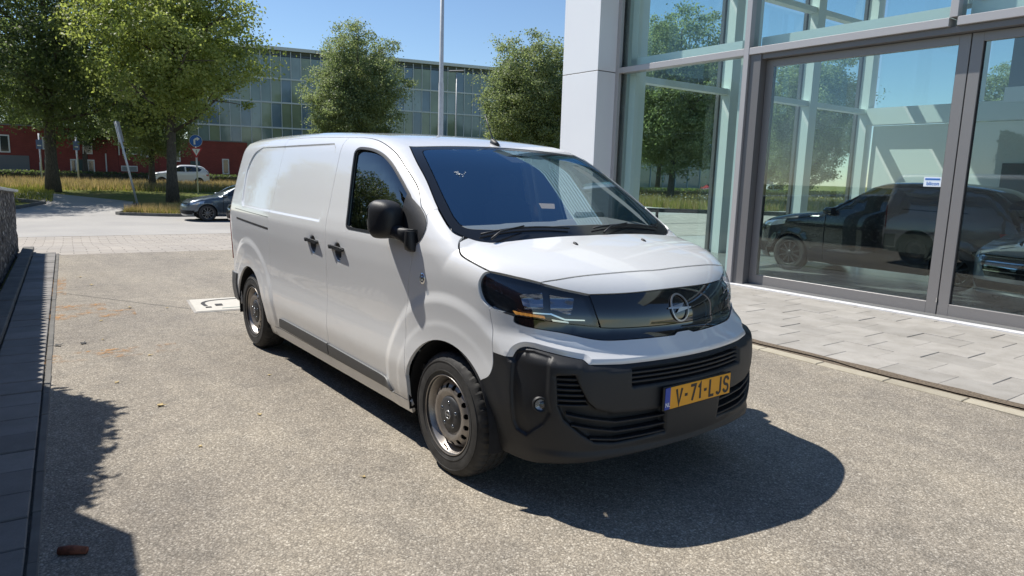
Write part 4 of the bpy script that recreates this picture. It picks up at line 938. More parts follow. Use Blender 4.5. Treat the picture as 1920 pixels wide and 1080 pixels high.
# ---- rear quarter, with wheel arch
RQ = join(SRR, [(-2.688, .300)], [(-2.80, .262)], arc(-3.275, .405, -4, 181), [(-3.70, .34), (-3.90, .34), (-3.95, .40)], cr([(-3.95, .40), (-3.95, .8), (-3.945, 1.2), (-3.94, 1.6), (-3.93, 1.800)], 4), RT)
quarter = panel('rear_quarter_panel', 'side', RQ, 'van_white', VAN, res=.035, gap=.0, sides=BOTH, guides=PG+flare_g(-3.275), step=.018)
# ---- sill and its trims
panel('sill', 'side', [(-2.86, .212), (-.42, .212), (-.40, .297), (-.43, .2965), (-2.69, .2965), (-2.83, .297)], 'van_white', VAN, res=.05, sides=BOTH, gap=.001)
trimA = join([(-2.57, .318), (-1.562, .310), (-1.548, .402)], cr([(-2.43, .412), (-2.50, .408), (-2.535, .39), (-2.57, .318)], 4))
trimB = join([(-1.552, .310), (-.575, .303)], cr([(-.575, .303), (-.62, .352), (-.665, .378), (-.74, .386)], 4), [(-1.538, .402)])
for ol in (trimA, trimB): panel('sill_trim', 'side', ol, 'van_grey_plastic', VAN, res=.04, off=.013, flange=.018, sides=BOTH)
# ---- front wing
HE = [(-.005, -.81, 1.294), (.012, -.857, 1.265), (.047, -.875, 1.228), (.101, -.888, 1.202), (.213, -.884, 1.174), (.305, -.866, 1.149)]
WS_EDGE = [(-.813, -.688, 1.770), (-.63, -.737, 1.668), (-.444, -.783, 1.567), (-.234, -.835, 1.425), (-.078, -.848, 1.324), (-.005, -.815, 1.290)]
HLO = [(.305, 1.149), (.282, 1.138), (.269, 1.092), (.277, 1.043), (.299, 1.006), (.338, .980)]
FBS = cr([(.338, .980), (.352, .913), (.373, .841), (.380, .766), (.382, .70), (.362, .64), (.302, .603)], 4)
APIL = cr([(-.234, 1.425), (-.246, 1.412), (-.258, 1.386)], 3)
WING = join(APIL, TF[6:], DF, [(-.41, .300), (-.40, .262)], arc(0, .405, 190, 42)[1:], FBS[::-1], cr(HLO[::-1], 4), cr([(p[0], p[2]) for p in HE[::-1]], 4), cr([(p[0], p[2]) for p in WS_EDGE[3:][::-1]], 4))
panel('front_wing', 'side', WING, 'van_white', VAN, res=.028, sides=BOTH, gap=.0026, guides=flare_g(0), step=.016)
# ---- roof with the windscreen pillars
def A3(pts): return [to_arch(*p) for p in pts]
def side_to_arch(pts):
    P, _ = surf('side', pts); return [to_arch(*p) for p in P]
TOPE = cr(A3([(-.800, 0, 1.797), (-.801, -.25, 1.794), (-.806, -.5, 1.785), (-.811, -.64, 1.776), (-.822, -.685, 1.770)]), 5)
rhalf = join(TOPE, cr(A3(WS_EDGE[:4]), 5)[1:], side_to_arch(APIL)[1:], side_to_arch(TF[:6])[::-1], side_to_arch(DT)[::-1], side_to_arch(ST)[::-1], side_to_arch(RT)[::-1])
lhalf = [(a, -b) for a, b in rhalf][::-1]
panel('roof', 'arch', join(rhalf, lhalf), 'van_white', VAN, res=.045, gap=.0008, flange=.014)
# ---- bonnet
HREAR = cr(A3([(.152, 0, 1.293), (.150, -.12, 1.290), (.108, -.583, 1.270), (.056, -.732, 1.270), (.012, -.800, 1.286)]), 5)
HSEAM = cr(A3([(.512, -.715, 1.112), (.552, -.58, 1.132), (.590, -.33, 1.142), (.610, -.066, 1.145), (.612, 0, 1.145)]), 5)
bh = join(HREAR, cr(A3(HE[1:]), 5), A3([(.42, -.790, 1.130)]), HSEAM)
panel('bonnet', 'arch', join(bh, [(a, -b) for a, b in bh][::-1]), 'van_white', VAN, res=.035, gap=.0032)
# ---- windscreen: printed black border and clear glass
WIN_IN = join(cr(A3([(-.758, 0, 1.77), (-.758, -.45, 1.762), (-.757, -.60, 1.755), (-.735, -.640, 1.742)]), 4), cr(A3([(-.735, -.640, 1.742), (-.50, -.705, 1.61), (-.272, -.764, 1.469), (-.148, -.79, 1.389)]), 4), cr(A3([(-.148, -.79, 1.389), (-.085, -.783, 1.348), (-.045, -.745, 1.33), (-.012, -.62, 1.325)]), 4), cr(A3([(-.012, -.62, 1.325), (.012, -.355, 1.335), (.022, 0, 1.342)]), 4))
WIN_IN = join(WIN_IN, [(a, -b) for a, b in WIN_IN][::-1])
wo = join(TOPE, cr(A3(WS_EDGE), 5), HREAR[::-1])
WIN_OUT = join(wo, [(a, -b) for a, b in wo][::-1])
ws = panel('windscreen', 'arch', WIN_IN, 'windscreen_glass', VAN, res=.05, gap=0, flange=0, off=-.003, screen=True)[0]
panel('border', 'arch', WIN_OUT, 'frit_black', ws, holes=[WIN_IN], res=.04, gap=.003, flange=.004, off=-.003, screen=True)
# ---- nose
def F3(pts): return [to_front(*p) for p in pts]
def both(h): return join(h, [(-a, b) for a, b in h][::-1])
FASC_LO = cr(F3([(.645, -.518, 1.058), (.702, -.311, 1.057), (.722, -.12, 1.060), (.726, 0, 1.061)]), 4)
HS_F = [to_front(*p) for p in surf('arch', HSEAM)[0]]
panel('nose_panel', 'front', both(join(HS_F[::-1], F3([(.580, -.625, 1.083)]), FASC_LO)), 'van_white', VAN, res=.03)
GR_LO = cr(F3([(.700, -.485, .902), (.740, -.396, .896), (.792, -.126, .892), (.795, 0, .892)]), 4)
panel('grille_panel', 'front', both(join(FASC_LO[::-1], GR_LO)), 'gloss_black', VAN, res=.03, off=-.004)
HL = join(cr(F3([(.305, -.866, 1.149), (.280, -.888, 1.132), (.269, -.905, 1.092), (.277, -.906, 1.043), (.299, -.9, 1.006), (.354, -.884, .972), (.450, -.842, .955)]), 4), F3([(.585, -.726, .938), (.706, -.494, .905), (.645, -.518, 1.058)]), F3([(.580, -.625, 1.083), (.512, -.715, 1.112), (.42, -.790, 1.130)]))
for s_ in BOTH:
    lamp = panel('headlight', 'front', HL, 'lens_clear', VAN, res=.035, flange=.0, off=-.001, sides=(s_,))[0]
    lamp['label'] = 'headlight lit amber at its lower edge' if s_ == 1 else 'headlight on the showroom side'
    panel('housing', 'front', HL, 'lamp_housing', lamp, res=.035, flange=-.037, off=-.040, gap=.0005, sides=(s_,))
    # reflector blocks, light guides and turn lamp inside the lens
    for (a0, z0, a1, z1, a2, z2, a3, z3) in [(.700, 1.065, .795, 1.045, .765, .985, .690, .992), (.560, 1.035, .668, 1.055, .660, .985, .575, .962)]:
        panel('reflector', 'front', [(a0, z0), (a1, z1), (a2, z2), (a3, z3)], 'lamp_reflector', lamp, res=.012, off=-.026, flange=.012, gap=0, sides=(s_,), ex=lambda P: .008*np.sin(P[:, 2]*95+1.0)+.003*np.cos(P[:, 1]*80))
    for q in ([(.800, .990), (.772, .977), (.660, .973), (.660, .967), (.772, .970), (.802, .983)], [(.660, .975), (.600, .948), (.515, .942), (.515, .936), (.602, .941), (.662, .968)]):
        panel('light_guide', 'front', q, 'mirror_silver', lamp, res=.02, off=-.012, flange=.008, gap=0, sides=(s_,))
    panel('turn_lamp', 'front', [(.818, .974), (.690, .960), (.684, .949), (.804, .960)], 'amber_lit' if s_ == 1 else 'dark_reflector', lamp, res=.012, off=-.010, flange=.008, gap=0, sides=(s_,), ex=lambda P: .004*np.sign(np.sin(P[:, 1]*420)))
    panel('turn_lamp_end', 'front', [(.655, .946), (.585, .934), (.583, .927), (.650, .936)], 'mirror_silver', lamp, res=.02, off=-.012, flange=.006, gap=0, sides=(s_,))
# gloss strip under lamps and grille
SL = cr(F3([(.465, -.834, .950), (.482, -.824, .915), (.625, -.683, .887), (.703, -.558, .857), (.744, -.469, .846), (.782, -.333, .844)]), 4)+F3([(.821, -.075, .842), (.813, -.045, .853), (.812, 0, .854)])
HLB = F3([(.450, -.842, .955), (.585, -.726, .938), (.706, -.494, .905)])
panel('under_lamp_strip', 'front', both(join(GR_LO[::-1], HLB[::-1][:2], SL)), 'gloss_black', VAN, res=.03, off=-.006, gap=.001)
# ---- bumper: white upper band, black lower shell
WL = F3([(.380, -.886, .764), (.500, -.866, .758)])+cr(F3([(.500, -.866, .758), (.515, -.853, .793), (.544, -.83, .812), (.585, -.804, .812)]), 4)+F3([(.75, -.663, .777)])+cr(F3([(.76, -.65, .775), (.771, -.642, .769), (.791, -.633, .754)]), 3)+F3([(.847, -.474, .747), (.905, -.067, .748), (.906, 0, .748)])
FBS_F = [to_front(*p) for p in surf('side', FBS)[0]]
HLB2 = F3([(.354, -.884, .972), (.450, -.842, .955), (.465, -.834, .950)])
zc = [p for p in FBS_F if p[1] > .764]
BB = cr(F3([(.300, -.918, .598), (.348, -.915, .49), (.392, -.895, .363), (.420, -.870, .28)]), 4)+cr(F3([(.430, -.86, .262), (.608, -.8, .255), (.798, -.632, .290), (.906, -.187, .316), (.912, 0, .318)]), 4)
low = [p for p in FBS_F if p[1] <= .764]
def densify_open(pts, step):
    out = []
    for a, b in zip(pts[:-1], pts[1:]):
        a = np.array(a, float); b = np.array(b, float); k = max(1, int(np.linalg.norm(b-a)/step))
        out += [tuple(a+(b-a)*j/k) for j in range(k)]
    return out+[tuple(pts[-1])]
POCK = [(.805, .749), (.792, .787), (.756, .802), (.718, .803), (.660, .790), (.640, .783), (.652, .755), (.652, .715), (.652, .62), (.640, .527), (.666, .462), (.731, .392), (.774, .413), (.792, .456), (.804, .607)]
LOW_G = [(.630, .705), (.563, .712), (.540, .65), (.511, .583), (.48, .548), (.415, .522), (.301, .514), (.173, .517), (.165, .385), (.291, .374), (.407, .368), (.482, .382), (.534, .423), (.600, .497), (.622, .56)]
UP_G = [(.34, .728), (-.34, .728), (-.34, .640), (.34, .640)]
WLp = [(p[0], p[1]) for p in WL]
def band_d(P):
    S = np.stack([.9*np.arctan2(np.abs(P[:, 1]), P[:, 0]-AXF), P[:, 2]], 1); return poly_dist(S, WLp+WLp[::-1][1:-1])
def band_ex(P): return -.020*np.clip(1-band_d(P)/.026, 0, 1)*sstep(.83, .80, .9*np.arctan2(np.abs(P[:, 1]), P[:, 0]-AXF))
WLG = []
wq = [p for p in densify_open(join(WLp), .02) if p[0] < .815]; wq = np.array([p for i, p in enumerate(wq) if i == 0 or math.dist(p, wq[i-1]) > 1e-4])
wt = np.gradient(wq, axis=0); wt /= np.linalg.norm(wt, axis=1)[:, None]; wn_ = np.stack([-wt[:, 1], wt[:, 0]], 1); wn_ *= np.sign(wn_[:, 1:2]+1e-9)
for dz in (.009, .018, .0255, .0275):
    g_ = [tuple(p) for p in wq+wn_*dz]; WLG += [g_, [(-a_, b_) for a_, b_ in g_]]
def sdp(S, poly): return poly_dist(S, poly)*np.where(poly_inside(S, poly), -1, 1)
def bump_ex(P):
    s_ = .9*np.arctan2(np.abs(P[:, 1]), P[:, 0]-AXF); S = np.stack([s_, P[:, 2]], 1); e = np.zeros(len(P))
    e -= .017*sstep(.003, -.016, sdp(S, POCK))
    e -= .050*sstep(.004, -.010, sdp(S, LOW_G))
    e -= .045*sstep(.004, -.010, sdp(S, UP_G))
    e += .012*sstep(.02, -.02, np.abs(P[:, 2]-.30)-.03)*sstep(.75, .6, s_)
    e += band_ex(P)
    return e
panel('bumper_band', 'front', both(join(SL[::-1], HLB2[::-1], zc, WL)), 'van_white', VAN, res=.026, gap=.0012, flange=.05, ex=band_ex, guides=WLG, step=.015)
BG = []
for pl_, a_, b_ in ((POCK, .003, -.016), (LOW_G, .004, -.010)):
    for o_ in (a_, (a_+b_)/2, b_):
        g = inset(densify(pl_, .02) if area2(pl_) > 0 else densify(pl_[::-1], .02), -o_); g = g+[g[0]]; BG += [g, [(-p, q) for p, q in g]]
for o_ in (.004, -.003, -.010):
    g = inset(densify(UP_G, .02) if area2(UP_G) > 0 else densify(UP_G[::-1], .02), -o_); BG.append(g+[g[0]])
panel('bumper_shell', 'front', both(join(WL[::-1], low, BB)), 'van_black_plastic', VAN, res=.016, gap=.0012, flange=.06, ex=bump_ex, step=.012, guides=BG)
def ribbon(name, mat, parent, pts, h=.014, depth=.05, off=0., sides=(1,), tip=.6):
    """a slat that follows the nose: pts in the front chart"""
    q = densify_open(pts, .03); P, N = surf('front', q, off); v = []; f = []
    for i in range(len(q)):
        p = P[i]; n_ = N[i]*np.array([1, 1, .0]); n_ /= np.linalg.norm(n_)
        v += [p+[0, 0, h/2]-n_*.003, p+[0, 0, h*.15], p-[0, 0, h/2], p-[0, 0, h*.3]-n_*depth, p+[0, 0, h*.5]-n_*depth]
    k = 5
    for i in range(len(q)-1):
        for j in range(k): f.append((i*k+j, i*k+(j+1) % k, (i+1)*k+(j+1) % k, (i+1)*k+j))
    f += [tuple(range(k)), tuple(range((len(q)-1)*k, len(q)*k))]
    out = []
    for s_ in sides:
        vv = [tuple(a) if s_ == 1 else (a[0], -a[1], a[2]) for a in v]
        o = mk(name, vv, f, mat, parent); fix_normals(o); out.append(o)
    return out
for zz in (.662, .684, .706): ribbon('grille_slat', 'van_black_plastic', VAN, [(-.342, zz), (.342, zz)], h=.009, off=-.012)
for k, zz in enumerate((.690, .665, .640, .615, .590, .565)):
    ribbon('grille_slat', 'van_black_plastic', VAN, [(.632, zz), (.556-.009*k, zz)], h=.009, off=-.014, sides=BOTH)
for a_ in ([(.590, .522), (.402, .474), (.158, .474)], [(.570, .470), (.399, .426), (.158, .430)], [(.500, .402), (.396, .384), (.158, .392)]):
    ribbon('grille_slat', 'van_black_plastic', VAN, a_, h=.008, off=-.009, sides=BOTH)
# fog lamps
for s_ in BOTH:
    fp, fnr = surf('front', [to_front(.664, -.817, .558)], -.016); fp = fp[0]
    M = Matrix.Translation(Vector((fp[0], s_*fp[1], fp[2]))) @ Vector((1, -s_*.75*1, -.02)).to_track_quat('Z', 'Y').to_matrix().to_4x4()
    v, f = lathe_geo([(0, .016), (.014, .015), (.025, .009), (.029, 0)], 20, 'z'); fog = mk('fog_lamp', [tuple(M @ Vector(p)) for p in v], f, 'lens_clear', VAN, True)
    v, f = lathe_geo([(.029, -.005), (.033, .010), (.038, .005), (.040, -.02)], 20, 'z'); mk('bezel', [tuple(M @ Vector(p)) for p in v], f, 'van_black_plastic', fog, True)
    v, f = lathe_geo([(0, -.004), (.012, -.003), (.027, .004)], 20, 'z'); mk('reflector', [tuple(M @ Vector(p)) for p in v], f, 'dark_reflector', fog, True)
# emblem: oval ring with a lightning bolt, laid on the grille panel
def on_face(name, mat, loops, thick, parent, off=.0):
    V, T, lp = cdt(loops[0], loops[1:], .02); P, N = surf('face', [(-a, .969+b) for a, b in V], off)
    top = P+N*thick; n0 = len(V); vv = [tuple(p) for p in top]+[tuple(p) for p in P]; ff = [tuple(t_) for t_ in T]
    for L in lp:
        for i in range(len(L)): ff.append((L[i], L[i-1], L[i-1]+n0, L[i]+n0))
    o = mk(name, vv, ff, mat, parent); fix_normals(o); return o
circ = lambda r, n=44: [(r*.97*math.cos(2*math.pi*k/n), r*math.sin(2*math.pi*k/n)) for k in range(n)]
emb = on_face('emblem', 'satin_silver', [circ(.069), circ(.0610)], .005, VAN)
on_face('bolt', 'satin_silver', [[(-.088, .001), (-.085, .007), (.034, .022), (.012, .0035), (.088, -.001), (.085, -.007), (-.034, -.022), (-.012, -.0035)]], .0048, emb)
# ---- number plate
def text_mesh(name, body, size, mat, M, parent, sx=1.0, bold=.0):
    cu = bpy.data.curves.new(name, 'FONT'); cu.body = body; cu.size = size; cu.align_x = 'CENTER'; cu.align_y = 'CENTER'; cu.offset = bold; cu.resolution_u = 4
    tmp = bpy.data.objects.new(name, cu); col.objects.link(tmp); dg = bpy.context.evaluated_depsgraph_get(); dg.update()
    me = bpy.data.meshes.new_from_object(tmp.evaluated_get(dg)); bpy.data.objects.remove(tmp); bpy.data.curves.remove(cu)
    for v in me.vertices: v.co = M @ Vector((v.co.x*sx, v.co.y, v.co.z))
    me.materials.clear(); return link(name, me, mat, parent)
PX = .936
pl = MB().box(PX-.012, PX, -.270, .270, .506, .628, .004).build('number_plate', 'plate_black', VAN)
MB().box(PX, PX+.003, -.222, .260, .512, .622, .0012).build('plate_face', 'plate_yellow', pl)
MB().box(PX, PX+.003, -.260, -.2225, .512, .622, .0012).build('country_band', 'plate_blue', pl)
PM = Matrix(((0, 0, 1, PX+.0040), (1, 0, 0, .020), (0, 1, 0, .5665), (0, 0, 0, 1)))
H_ = .079; W_ = .041
def S_arc(cx, cy, rx, ry, a0, a1, n=7): return [(cx+rx*math.cos(R(a0+(a1-a0)*k/n)), cy+ry*math.sin(R(a0+(a1-a0)*k/n))) for k in range(n+1)]
GLYPH = {'V': [[(0, H_), (W_/2, 0), (W_, H_)]], '-': [[(.004, H_*.5), (.026, H_*.5)]], '7': [[(0, H_), (W_*.95, H_), (W_*.38, 0)]], '1': [[(.004, H_*.76), (.019, H_), (.019, 0)]], 'L': [[(.003, H_), (.003, 0), (W_*.92, 0)]], 'J': [[(W_*.80, H_)]+S_arc(W_*.42, .018, W_*.38, .018, 0, -165, 8)], 'S': [S_arc(W_/2, H_*.75, W_*.44, H_*.25, 25, 270, 9)+S_arc(W_/2, H_*.25, W_*.46, H_*.25, 90, -155, 9)[1:]]}
def stroke_text(body, x0, z0, xf, par, gap, th):
    cx = x0; n_ = 0
    for ch in body:
        for line in GLYPH[ch]:
            v = []; f = []
            for i, (a, b) in enumerate(line):
                p0 = np.array(line[max(i-1, 0)]); p1 = np.array(line[i]); p2 = np.array(line[min(i+1, len(line)-1)]); d0 = p1-p0; d2 = p2-p1
                d0 = d0/np.linalg.norm(d0) if i else d2/np.linalg.norm(d2); d2 = d2/np.linalg.norm(d2) if i < len(line)-1 else d0
                mt = d0+d2; mt /= max(np.linalg.norm(mt), .2); nn = np.array([-mt[1], mt[0]]); w_ = th/2/max(.45, abs(nn@np.array([-d0[1], d0[0]])))
                e_ = -d0*th/2 if (i == 0 and ch in 'LJS') else (d2*th/2 if (i == len(line)-1 and ch in 'S') else 0*d0)
                for sgn in (1, -1):
                    q = p1+nn*w_*sgn+e_; v.append((xf, cx+q[0], z0+q[1]))
            f = [(2*i, 2*i+1, 2*i+3, 2*i+2) for i in range(len(line)-1)]; mk('plate_character' if ch != '-' else 'plate_dash', v, f, 'plate_black', par)
        cx += {'-': .030, '1': .026}.get(ch, W_)+gap
stroke_text('V-71-LJS', -.178, .5275, PX+.0042, pl, .0185, .0150)
text_mesh('country_text', 'NL', .030, 'plate_white', Matrix(((0, 0, 1, PX+.0040), (1, 0, 0, -.241), (0, 1, 0, .536), (0, 0, 0, 1))), pl, .9, .0005)
MB().box(PX-.045, PX-.012, -.20, .20, .520, .615, .01).build('plate_holder', 'van_black_plastic', VAN)
# ---- door glass, mirror sail, seals
GL = inset(WIN, -.004)
for s_ in BOTH:
    d = doors[0] if s_ == 1 else doors[1]
    panel('window', 'side', GL, 'side_glass', d, res=.06, gap=0, flange=0, off=-.013, sides=(s_,))
    panel('window_seal', 'side', inset(WIN, -.006), 'van_black_plastic', d, holes=[inset(WIN, .010)], res=.05, gap=0, flange=.012, off=-.0075 if False else .002, sides=(s_,))
    SAIL = join(cr([(-.325, 1.429), (-.262, 1.386), (-.217, 1.335), (-.214, 1.287), (-.247, 1.245), (-.297, 1.216)], 4), [(-.34, 1.205), (-.50, 1.245), (-.505, 1.50), (-.453, 1.535)])
    SAIL = join(cr([(-.325, 1.429), (-.262, 1.386), (-.217, 1.335), (-.214, 1.287), (-.247, 1.245), (-.297, 1.216)], 4), [(-.34, 1.212), (-.485, 1.245), (-.475, 1.50), (-.41, 1.470)])
    panel('mirror_sail', 'side', SAIL, 'van_black_plastic', d, res=.04, gap=.001, flange=.012, off=.004, sides=(s_,))
# ---- pull handles in their cups
for i, (cx, cz) in enumerate(CUPS):
    for s_ in BOTH:
        par = (slide if i == 0 else doors)[0 if s_ == 1 else 1]
        h = panel('door_handle', 'side', join(cr([(cx-.108, cz+.022), (cx-.112, cz+.034), (cx-.098, cz+.040)], 3), cr([(cx+.098, cz+.034), (cx+.112, cz+.026), (cx+.108, cz+.013), (cx+.09, cz+.009)], 3), [(cx-.10, cz+.018)]), 'van_black_plastic', par, res=.02, gap=0, flange=.016, off=.020, sides=(s_,))[0]
        n_ = 22; ring = [(cx+.054*math.cos(2*math.pi*k/n_), cz+.057*math.sin(2*math.pi*k/n_)) for k in range(n_)]
        panel('handle_cup', 'side', ring, 'van_grey_plastic', par, res=.02, gap=0, flange=0, off=.0012, sides=(s_,), ex=cup_ex)
        for ex_ in (-.090, .090):
            p = surf('side', [(cx+ex_, cz+.024)], 0.)[0][0]
            MB().box(p[0]-.014, p[0]+.014, min(s_*p[1], s_*(p[1]-.022)), max(s_*p[1], s_*(p[1]-.022)), p[2]-.011, p[2]+.011, .003).build('handle_foot', 'van_black_plastic', h)
# ---- slide rail slot and seams on the quarter
for i, s_ in enumerate(BOTH):
    panel('slide_rail', 'side', [(-3.60, 1.146), (-2.672, 1.118), (-2.672, 1.134), (-3.60, 1.162)], 'void_black', quarter[i], res=.04, gap=0, flange=.004, off=.0015, sides=(s_,))
    panel('seam', 'side', [(-3.66, 1.2365), (-2.658, 1.2185), (-2.658, 1.2225), (-3.66, 1.2405)], 'hub_grey', quarter[i], res=.04, gap=0, flange=0, off=.0008, sides=(s_,))
    # rear bumper end and tail lamp
    panel('rear_bumper_end', 'side', join([(-3.693, .36), (-3.69, .42)], cr([(-3.69, .42), (-3.69, .56), (-3.66, .63)], 3), [(-3.94, .62), (-3.94, .36)]), 'van_grey_plastic', quarter[i], res=.05, off=.012, flange=.03, sides=(s_,))
    panel('tail_lamp', 'side', [(-3.905, .74), (-3.948, .74), (-3.944, 1.22), (-3.912, 1.22)], 'tail_red', quarter[i], res=.04, off=.006, flange=.02, sides=(s_,))
# ---- back of the van
zb = [p for p in cr([(-3.95, .40), (-3.95, .8), (-3.945, 1.2), (-3.94, 1.6), (-3.93, 1.800)], 4)]
bp = surf('side', zb)[0]; edge = [(p[1], p[2]) for p in bp]
panel('rear_doors', 'rear', [(edge[0][0], .36)]+edge+[(-edge[-1][0], edge[-1][1])]+[(-a, b) for a, b in edge[::-1]]+[(-edge[0][0], .36)], 'van_white', VAN, res=.09, gap=0, flange=.01)
rp = surf('arch', [(-3.93, s_) for s_ in np.linspace(rhalf[-1][1], -rhalf[-1][1], 14)])[0]
bk = surf('rear', [(p[1]*.985, 1.79) for p in rp])[0]
vv = [tuple(p) for p in rp]+[(p[0]-.012, q[1], 1.80) for p, q in zip(bk, rp)]
fix_normals(mk('rear_roof_edge', vv, [(i, i+1, i+15, i+14) for i in range(13)], 'van_white', VAN, True))
rb = surf('rear', [(y_, .50) for y_ in np.linspace(-.80, .80, 12)])[0]
mk('rear_bumper', [(p[0]-.05, p[1], .62) for p in rb]+[(p[0]-.07, p[1], .50) for p in rb]+[(p[0]-.04, p[1], .34) for p in rb]+[(p[0]+.05, p[1], .30) for p in rb], [(i+12*j, i+1+12*j, i+13+12*j, i+12+12*j) for j in range(3) for i in range(11)], 'van_grey_plastic', VAN, True)
MB().box(-4.13, -4.07, -.80, -.72, .78, .86, .01).build('rear_door_hinge', 'hub_grey', VAN)
# ---- side repeater
rp_ = surf('side', [(-.206, 1.051)])[0][0]
for s_ in BOTH:
    v, f = lathe_geo([(0, .020), (.010, .018), (.017, .008), (.020, 0)], 18, 'y'); M = Matrix.Translation(Vector((rp_[0], s_*rp_[1], rp_[2]))) @ Matrix.Diagonal((.85, -s_*.9, 1.25, 1))
    rep = mk('side_repeater', [tuple(M @ Vector(p)) for p in v], f, 'lens_clear', VAN, True)
    v, f = lathe_geo([(.016, .006), (.024, .005), (.026, -.002)], 18, 'y'); mk('bezel', [tuple(M @ Vector(p)) for p in v], f, 'chrome', rep, True)
    v, f = lathe_geo([(0, .010), (.008, .008), (.012, .002)], 12, 'y'); mk('bulb', [tuple(M @ Vector(p)) for p in v], f, 'mirror_silver', rep, True)
# ---- door mirrors
def rounded_loft(secs, n=20, p=3.2):
    """secs: (centre, half a, half b, axis a, axis b)"""
    v = []; f = []
    for c, a, b, ua, ub in secs:
        for k in range(n):
            t_ = 2*math.pi*k/n; ct, st = math.cos(t_), math.sin(t_)
            ca = math.copysign(abs(ct)**(2/p), ct); sb = math.copysign(abs(st)**(2/p), st); v.append(tuple(Vector(c)+Vector(ua)*a*ca+Vector(ub)*b*sb))
    for i in range(len(secs)-1):
        for k in range(n): f.append((i*n+k, i*n+(k+1) % n, (i+1)*n+(k+1) % n, (i+1)*n+k))
    f += [tuple(range(n))[::-1], tuple(range((len(secs)-1)*n, len(secs)*n))]; return v, f
for s_ in BOTH:
    root = None
    ux = Vector((.26, -.966, 0)) ; uz = Vector((0, 0, 1)); dirx = Vector((.966, .26, 0))       # housing axis: forwards
    c0 = Vector((-.580, -1.022, 1.352)); secs = []
    for d_, sa, sb in ((0, .082, .104), (.02, .088, .110), (.06, .089, .110), (.10, .084, .105), (.135, .072, .092), (.158, .050, .065), (.166, .02, .03)):
        secs.append((c0+dirx*d_+Vector((0, 0, -.003)), sa, sb, ux, uz))
    v, f = rounded_loft(secs, 28, 3.4); v = [(a, b*s_, c) for a, b, c in v]
    root = mk('door_mirror', v, f, 'van_black_plastic', VAN); autosmooth(root, 40); sub = root.modifiers.new('sub', 'SUBSURF'); sub.levels = sub.render_levels = 1
    vm, fm = rounded_loft([(c0-dirx*.002, .076, .098, ux, uz), (c0-dirx*.004, .075, .097, ux, uz)], 28, 3.4); fix_normals(mk('mirror_glass', [(a, b*s_, c) for a, b, c in vm], fm, 'mirror_silver', root))
    va, fa = rounded_loft([((-.435, -.985, 1.290), .040, .035, (0, 1, 0), (0, 0, 1)), ((-.36, -.985, 1.278), .030, .036, (0, 1, 0), (0, 0, 1)), ((-.315, -.978, 1.268), .028, .044, (.3, .95, 0), (0, 0, 1)), ((-.285, -.955, 1.262), .026, .048, (.5, .8, 0), (0, 0, 1)), ((-.27, -.93, 1.262), .026, .046, (.5, .8, 0), (0, 0, 1))], 16, 3)
    o = mk('mirror_arm', [(a, b*s_, c) for a, b, c in va], fa, 'van_black_plastic', root); autosmooth(o, 40)
    vb, fb = rounded_loft([((-.300, -.968, 1.300), .024, .030, (1, 0, 0), (0, 1, 0)), ((-.300, -.968, 1.225), .034, .034, (1, 0, 0), (0, 1, 0)), ((-.303, -.962, 1.198), .038, .030, (1, 0, 0), (0, 1, 0)), ((-.305, -.955, 1.188), .030, .02, (1, 0, 0), (0, 1, 0))], 16, 2.6)
    o = mk('mirror_foot', [(a, b*s_, c) for a, b, c in vb], fb, 'van_black_plastic', root); autosmooth(o, 40)
# ---- roof aerial
ap = surf('arch', [to_arch(-.862, 0, 1.82)])[0][0]
v, f = rounded_loft([((ap[0]-.01, 0, ap[2]-.005), .055, .024, (1, 0, 0), (0, 1, 0)), ((ap[0]-.018, 0, ap[2]+.018), .038, .017, (1, 0, 0), (0, 1, 0)), ((ap[0]-.035, 0, ap[2]+.038), .013, .010, (1, 0, 0), (0, 1, 0))], 14, 2.2)
an = mk('aerial', v, f, 'van_black_plastic', VAN, True)
MB().tube([(ap[0]-.03, 0, ap[2]+.03), (ap[0]-.13, 0, ap[2]+.205)], [.0045, .0028], 8).build('aerial_rod', 'hub_grey', an, True)
# ---- washer jets, wipers
for y_ in (-.271, .271):
    p = surf('arch', [to_arch(.272, y_, 1.259)])[0][0]
    v, f = rounded_loft([((p[0], y_, p[2]-.002), .022, .012, (1, 0, -.3), (0, 1, 0)), ((p[0]-.004, y_, p[2]+.008), .014, .008, (1, 0, -.3), (0, 1, 0))], 12, 2.2); mk('washer_jet', v, f, 'van_black_plastic', VAN, True)
for ya, yb in ((-.72, -.13), (.05, .66)):
    q = []
    for k in range(9):
        y_ = ya+(yb-ya)*k/8; q.append(to_arch(.075-.075*abs(y_)-.018*math.sin(k/8*3.1), y_, 1.30+.01*math.sin(k/8*3)))
    P, N = surf('arch', q, .010, None, True)
    w_ = MB().tube([tuple(p) for p in P], .0055, 6).build('wiper', 'van_black_plastic', VAN, True)
    q2 = [tuple(P[4]+N[4]*.012), tuple(P[2]*.5+P[1]*.5+N[1]*.014+np.array([.035, 0, -.01])), tuple(P[0]+np.array([.07, .02, -.02]))]
    MB().tube(q2, [.004, .006, .008], 6).build('wiper_arm', 'van_black_plastic', w_, True)
